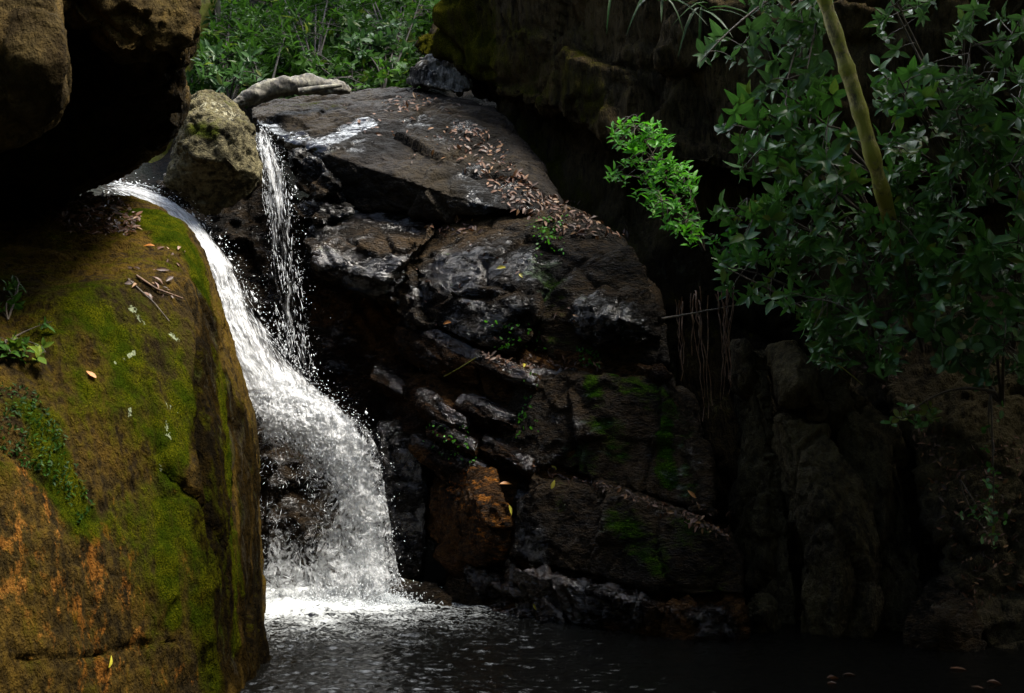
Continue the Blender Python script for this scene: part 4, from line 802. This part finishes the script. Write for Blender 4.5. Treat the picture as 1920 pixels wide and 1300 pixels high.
# hanging roots
for pl, lab in (([(1268, 560), (1330, 545)], 'left bunch of thin brown roots hanging down the cliff'), ([(1335, 560), (1378, 560)], 'right bunch of twisted brown roots hanging by the black pillar')):
    tl = []; b0 = at(pl[0][0], pl[0][1], 9.75)
    for k in range(11):
        x = rng.uniform(pl[0][0], pl[1][0]); y0 = rng.uniform(530, 570); ln = rng.uniform(90, 250); x1 = x + rng.randn() * 8
        if pl[0][0] > 1300: x1 = 1362 + rng.randn() * 7
        p = np.array([at(x + (x1 - x) * t * t * (3 - 2 * t) + rng.randn() * 1.6, y0 + ln * t, 9.72 + .03 * rng.randn() - .05 * t) for t in np.linspace(0, 1, 10)])
        tl.append(tube(p - b0, np.linspace(.0045, .002, 10) * rng.uniform(.6, 1.4), 5))
    root = link('hanging_roots', tubes_mesh('hanging_roots', tl), M['root'], loc=b0); tag(root, lab, 'roots', 'hanging roots')
def stick(name, label, pts, r, mat, cat, group=None):
    P = np.array([at(*p) for p in pts]); t = np.linspace(0, 1, 24); s = np.linspace(0, 1, len(P)); Q = np.stack([np.interp(t, s, P[:, k]) for k in range(3)], 1)
    Q[1:-1] = (Q[:-2] + Q[1:-1] + Q[2:]) / 3; Q += rng.randn(24, 3) * r * .12
    V, Fq = tube(Q - Q[0], np.interp(t, np.linspace(0, 1, len(r) if hasattr(r, '__len__') else 2), r if hasattr(r, '__len__') else [r, r * .5]), 8)
    o = link(name, mesh_from(name, V, Fq), mat, loc=Q[0]); return tag(o, label, cat, group)
stick('dead_branch', 'bare grey branch sticking out of the cliff beside the hanging roots', [(1240, 598, 9.5), (1300, 588, 9.6), (1400, 568, 9.8)], .009, M['twig'], 'branch')
stick('bare_twig', 'bent bare twig leaning down out of the low leaves above the dim boulder', [(1550, 675, 9.2), (1580, 690, 9.2), (1618, 722, 9.3)], .006, M['bark'], 'twig')

# fallen log across the lip
def log():
    px = [(432, 192, 12.3), (455, 180, 12.3), (485, 166, 12.35), (530, 153, 12.4), (580, 150, 12.5), (625, 155, 12.6), (655, 164, 12.7)]
    P = np.array([at(*p) for p in px]); P[:, 2] -= .04; t = np.linspace(0, 1, 80); s = np.linspace(0, 1, len(P)); Q = np.stack([np.interp(t, s, P[:, k]) for k in range(3)], 1)
    for k in range(3): Q[4:-4, k] = np.convolve(Q[:, k], np.ones(9) / 9, 'valid')
    rr = .085 * np.interp(t, [0, .08, .3, .7, .92, 1], [.25, .6, 1, 1, .7, .3])
    V, Fq = tube(Q, rr, 28); Nn = unit(V - np.repeat(Q, 28, 0)); V = V + Nn * (.045 * fbm(V * np.array((4, 7, 7)), 4) + .02 * fbm(V * 16, 3))[:, None]
    o = empty('fallen_log', Q[0]); tag(o, 'pale mottled log lying across the lip behind the lichen boulder', 'log')
    link('trunk', mesh_from('trunk', V - Q[0], Fq), M['logbark'], parent=o)
    B = np.array([at(*p) for p in [(560, 172, 12.2), (600, 165, 12.2), (640, 160, 12.3)]]); V, Fq = tube(bez(B[0], B[1], B[2], 12) - Q[0], np.linspace(.03, .018, 12), 10); link('limb', mesh_from('limb', V, Fq), M['logbark'], parent=o)
log()

# jungle behind the lip
def BY(x, y): return 14.2 + (170 - y) / 170 * 1.8
bk = [('tall dark leafy bush at the left of the jungle gap', [(372, 0), (470, -40), (480, 90), (380, 130)], 60, 'back', 'lance', (.09, .15), (420, 200)),
      ('bush with long thin pointed leaves left of centre in the jungle gap', [(400, 30), (560, 30), (560, 110), (420, 110)], 46, 'back', 'thin', (.14, .22), (500, 190)),
      ('mid-green bush in the middle of the jungle gap', [(480, -60), (660, -60), (670, 60), (520, 70)], 90, 'back', 'lance', (.07, .13), (590, 150)),
      ('low broad-leaved bush right behind the fallen log', [(560, 95), (660, 85), (760, 110), (770, 160), (640, 165), (580, 150)], 80, 'back', 'broad', (.07, .12), (660, 185)),
      ('leafy bush on the right of the jungle gap', [(650, -60), (800, -60), (830, 20), (760, 60), (670, 50)], 80, 'back', 'broad', (.07, .12), (740, 130)),
      ('shaded bush under the right-hand leafy bush', [(640, 40), (770, 40), (780, 110), (660, 110)], 70, 'dull', 'broad', (.09, .15), (720, 170)),
      ('shaded low bush at the left of the fallen log', [(375, 90), (470, 80), (500, 150), (440, 170), (380, 160)], 50, 'dull', 'lance', (.1, .16), (430, 200))]
for lab, poly, n, mat, tpl, L, bs in bk:
    shrub('bush', lab, at(bs[0], bs[1], BY(*bs) + .5), px_tips(poly, n, BY, .4), M[mat], M['darktwig'], tpl, (5, 8), L, (.0, -.5, .7), .5, cat='bush', group='bushes behind the lip', r=.008)
def undergrowth():
    n = 3000; q = in_poly([(340, -160), (900, -160), (880, 60), (780, 175), (340, 190)], n); P = np.array([at(x, y, BY(x, y) + .9 + rng.rand() * .8) for x, y in q])
    O, D, U, Ls, T = whorls(P, np.array((0, -.5, .7)) + rng.randn(n, 3) * .6, (4, 6), (.08, .15), tb=-.15)
    o = link('undergrowth', leaves_mesh('undergrowth', 'small', O, D, U, Ls, T), M['back']); tag(o, 'dim tangled undergrowth filling the jungle gap', 'undergrowth', kind='stuff')
undergrowth()
for k, (x, lab) in enumerate([(405, 'slim dark mossy trunk beside the overhanging block')]):
    root = empty('tree', at(x, 200, 15.6)); tag(root, lab, 'tree')
    base = np.array(root.location); V, Fq = tube(np.array([at(x, 200, 15.6), at(x + 5, 80, 15.65), at(x - 4, -60, 15.7), at(x, -240, 15.7)]) - base, np.array([.055, .05, .045, .04]) * (1.6 if k == 2 else 1), 10)
    link('trunk', mesh_from('trunk', V, Fq), M['mosstrunk'], parent=root)
    tips = np.array(at(x, -230, 15.2)) + rng.randn(50, 3) * (.5, .5, .15); O, D, U, Ls, T = whorls(tips, np.array((0, 0, 1.)) + rng.randn(50, 3) * .4, (5, 8), (.12, .2))
    link('crown', leaves_mesh('crown', 'broad', O - base, D, U, Ls, T), M['back'], parent=root)

# strap-leaved plants hanging from the top of the cliff
for x, y, n, L, lab in [(1240, -5, 11, (.3, .5), 'strap-leaved plant drooping from the cliff top near the thicket'), (1150, -25, 8, (.22, .4), 'strap-leaved plant at the cliff top, nearer the falls'), (1320, 10, 9, (.25, .4), 'strap-leaved plant at the cliff top against the thicket')]:
    c = at(x, y, 10.9); root = empty('strap_plant', c); tag(root, lab, 'plant', 'strap-leaved plants on the cliff')
    a = rng.rand(n) * 6.28; D = np.stack([np.cos(a), -.5 - .3 * rng.rand(n), .2 + .5 * rng.randn(n)], 1)
    link('foliage', leaves_mesh('foliage', 'blade', rng.randn(n, 3) * .03, D, np.tile((0, -.3, 1.), (n, 1)), rng.uniform(*L, n), rng.rand(n) * .7), M['strap'], parent=root)

# small plants on the left boulder
def snap_tips(poly, n, lift=.03):
    out = []
    for x, y in in_poly(poly, n):
        h = hit(x, y)
        if h: out.append(h[0] + h[1] * lift)
    return np.array(out)
shrub('seedling', 'small leafy seedling clinging to the mossy boulder at the left edge', hit(15, 640)[0], snap_tips([(0, 600), (90, 610), (95, 670), (40, 690), (0, 680)], 10, .05), M['back'], M['twig'], 'broad', (5, 7), (.045, .075), (.5, -.6, .5), .3, cat='seedling', group='seedlings on the boulder', tb=.2, r=.003, sag=.02)
shrub('seedling', 'upper seedling beside the black hollow at the left edge', hit(15, 600)[0], snap_tips([(0, 540), (40, 545), (35, 590), (0, 590)], 5, .05), M['back'], M['twig'], 'broad', (5, 7), (.04, .07), (.5, -.6, .5), .3, cat='seedling', group='seedlings on the boulder', r=.003, sag=.02)

# ------------------------------------------------------------------ fallen leaves, ferns and moss tufts lying on the rock
def scatter(name, label, polys, mat, tpl, L, cat, flat=True, minup=-1., tb=0., lift=.006, only=None):
    O, D, U, Ls, T = [], [], [], [], []
    for poly, n in polys:
        for x, y in in_poly(poly, n):
            h = hit(x, y, only)
            if not h or h[1][2] < minup: continue
            nn = h[1] + rng.randn(3) * .28; d = np.cross(nn, rng.randn(3))
            if not flat: d = unit(d) + unit(h[1]) * .6
            O.append(h[0] + h[1] * (lift + rng.rand() * lift)); D.append(d); U.append(nn); Ls.append(rng.uniform(*L)); T.append(np.clip(rng.rand() ** 1.4 + tb, 0, 1))
    o = link(name, leaves_mesh(name, tpl, np.array(O), np.array(D), np.array(U), np.array(Ls), np.array(T)), mat); tag(o, label, cat, kind='stuff'); return o
scatter('leaf_litter', 'brown dead leaves strewn down the right of the grey slab', [([(840, 240), (900, 230), (950, 280), (975, 330), (900, 330), (860, 300)], 150), ([(900, 335), (980, 330), (1040, 380), (960, 385)], 150), ([(700, 190), (800, 170), (830, 190), (760, 215)], 50), ([(600, 190), (900, 200), (950, 340), (760, 310)], 80), ([(940, 380), (1060, 370), (1190, 450), (1060, 440), (1000, 410)], 220), ([(800, 425), (890, 410), (900, 440), (830, 440)], 45)], M['litter'], 'lance', (.022, .075), 'dead leaves')
scatter('leaf_litter', 'brown dead leaves heaped on top of the mossy boulder', [([(140, 365), (200, 362), (265, 405), (250, 440), (130, 440), (110, 410)], 480), ([(215, 500), (300, 505), (330, 565), (260, 555)], 26), ([(280, 430), (350, 470), (340, 500), (290, 480)], 10)], M['litter'], 'lance', (.022, .075), 'dead leaves', only=[BOULDER])
scatter('leaf_litter', 'dead leaves caught on the ledges of the wet wall', [([(900, 662), (1130, 680), (1130, 695), (940, 690)], 150), ([(1000, 868), (1200, 928), (1370, 1000), (1365, 1012), (1200, 945), (1000, 880)], 170), ([(750, 450), (1050, 450), (1100, 640), (800, 640)], 30), ([(1280, 940), (1380, 960), (1380, 1010), (1290, 985)], 70)], M['litter'], 'lance', (.02, .06), 'dead leaves')
scatter('leaf_litter', 'scraps of leaf on the earth bank and under the thicket', [([(1700, 800), (1920, 820), (1920, 1100), (1820, 1150), (1760, 1000)], 300), ([(1540, 640), (1700, 650), (1680, 740), (1580, 720)], 60)], M['litter'], 'lance', (.02, .06), 'dead leaves')
scatter('ground_cover', 'tiny green plants in the seams of the wet wall', [([(780, 800), (880, 790), (900, 870), (800, 860)], 45), ([(900, 600), (1010, 610), (1030, 660), (910, 650)], 50), ([(980, 700), (1010, 700), (1010, 830), (960, 830)], 30), ([(1000, 410), (1060, 400), (1060, 480), (1000, 480)], 60), ([(1080, 655), (1130, 660), (1130, 690), (1090, 690)], 60)], M['bright'], 'round', (.018, .035), 'ground cover', flat=False, tb=-.4)
scatter('ground_cover', 'carpet of tiny ferns on the left of the mossy boulder', [([(0, 720), (60, 730), (110, 800), (170, 950), (150, 980), (90, 900), (0, 860)], 420)], M['back'], 'small', (.012, .03), 'ground cover', flat=False, tb=-.4)
# single leaves that stand out
singles = [(932, 505, 'yellow', .085, 'lime yellow leaf stuck on the broad rock face'), (848, 605, 'orange', .1, 'orange leaf at the foot of the broad rock face'), (981, 523, 'yellow', .07, 'narrow mustard leaf right of the lime yellow one'),
           (953, 948, 'yellow', .075, 'yellow leaf upright beside the rusty boulder'), (936, 910, 'orange', .1, 'pale orange leaf above the rusty boulder'), (1035, 918, 'yellow', .07, 'yellow leaf below the sloping leaf ledge'), (1043, 882, 'yellow', .05, 'small yellow leaf on the sloping leaf ledge'),
           (1340, 1112, 'orange', .06, 'red orange leaf at the right end of the brown ledge'), (983, 685, 'yellow', .07, 'yellow leaf on the leafy ledge under the rock face'), (180, 712, 'orange', .07, 'curled buff leaf on the mossy boulder face'), (201, 1252, 'yellow', .06, 'yellow leaf in front of the crack of the mossy boulder'),
           (290, 465, 'orange', .07, 'orange leaf on the boulder shoulder near the chute'), (1002, 1132, 'yellow', .05, 'yellow leaf on the lower glinting ledge'), (1305, 935, 'orange', .08, 'tan leaf on the right of the sloping leaf ledge')]
for x, y, mt, L, lab in singles:
    h = hit(x, y)
    if not h: continue
    nn = h[1]; d = np.cross(nn, rng.randn(3)); p = h[0] + nn * .012
    o = link('fallen_leaf', leaves_mesh('fallen_leaf', 'lance', np.zeros((1, 3)), d[None], (nn + rng.randn(3) * .2)[None], np.array([L]), np.array([rng.rand() * .7])), M[mt], loc=p); tag(o, lab, 'leaf', 'single fallen leaves')
flo = [(1550, 1277, .1, 'lone leaf floating left in the near right water'), (1580, 1270, .1, 'leaf floating just behind the lone one'), (1568, 1287, .07, 'small curled leaf floating nearest the camera'), (1780, 1258, .12, 'long leaf floating before the squat boulder'), (1850, 1284, .1, 'leaf floating at the right edge'), (1820, 1293, .09, 'leaf floating at the bottom edge'),
       (1555, 1178, .07, 'orange leaf resting at the waterline of the tall boulder'), (1459, 1165, .06, 'yellow leaf at the small dim stone')]
for x, y, L, lab in flo:
    Y = CZ * F / (y - 650); p = at(x, y, Y) + (0, 0, .014); d = np.array((rng.randn() + 1.5, rng.randn() * .5, 0))
    o = link('floating_leaf', leaves_mesh('floating_leaf', 'lance', np.zeros((1, 3)), d[None], np.array([(0, 0, 1.)]), np.array([L]), np.array([rng.rand() * .6])), M['orange' if 'orange' in lab else 'litter'], loc=p); tag(o, lab, 'leaf', 'leaves at the water')
def lay_stick(label, pts, r, mat):
    hs = [hit(*p) for p in pts]; P = [h[0] + h[1] * r * 2 for h in hs if h]
    t = np.linspace(0, 1, 16); s = np.linspace(0, 1, len(P)); Q = np.stack([np.interp(t, s, np.array(P)[:, k]) for k in range(3)], 1)
    V, Fq = tube(Q - Q[0], np.linspace(r, r * .5, 16), 7); o = link('dead_twig', mesh_from('dead_twig', V, Fq), mat, loc=Q[0]); tag(o, label, 'twig', 'dead twigs')
lay_stick('reddish twig lying on the mossy boulder among dead leaves', [(255, 522), (290, 545), (340, 563)], .008, M['root'])
lay_stick('dark thin twig lower on the mossy boulder', [(240, 527), (285, 570), (315, 605)], .006, M['twig'])
lay_stick('pale driftwood stick on the black wall beside the bronze block', [(835, 705), (870, 685), (895, 670)], .006, M['bark'])
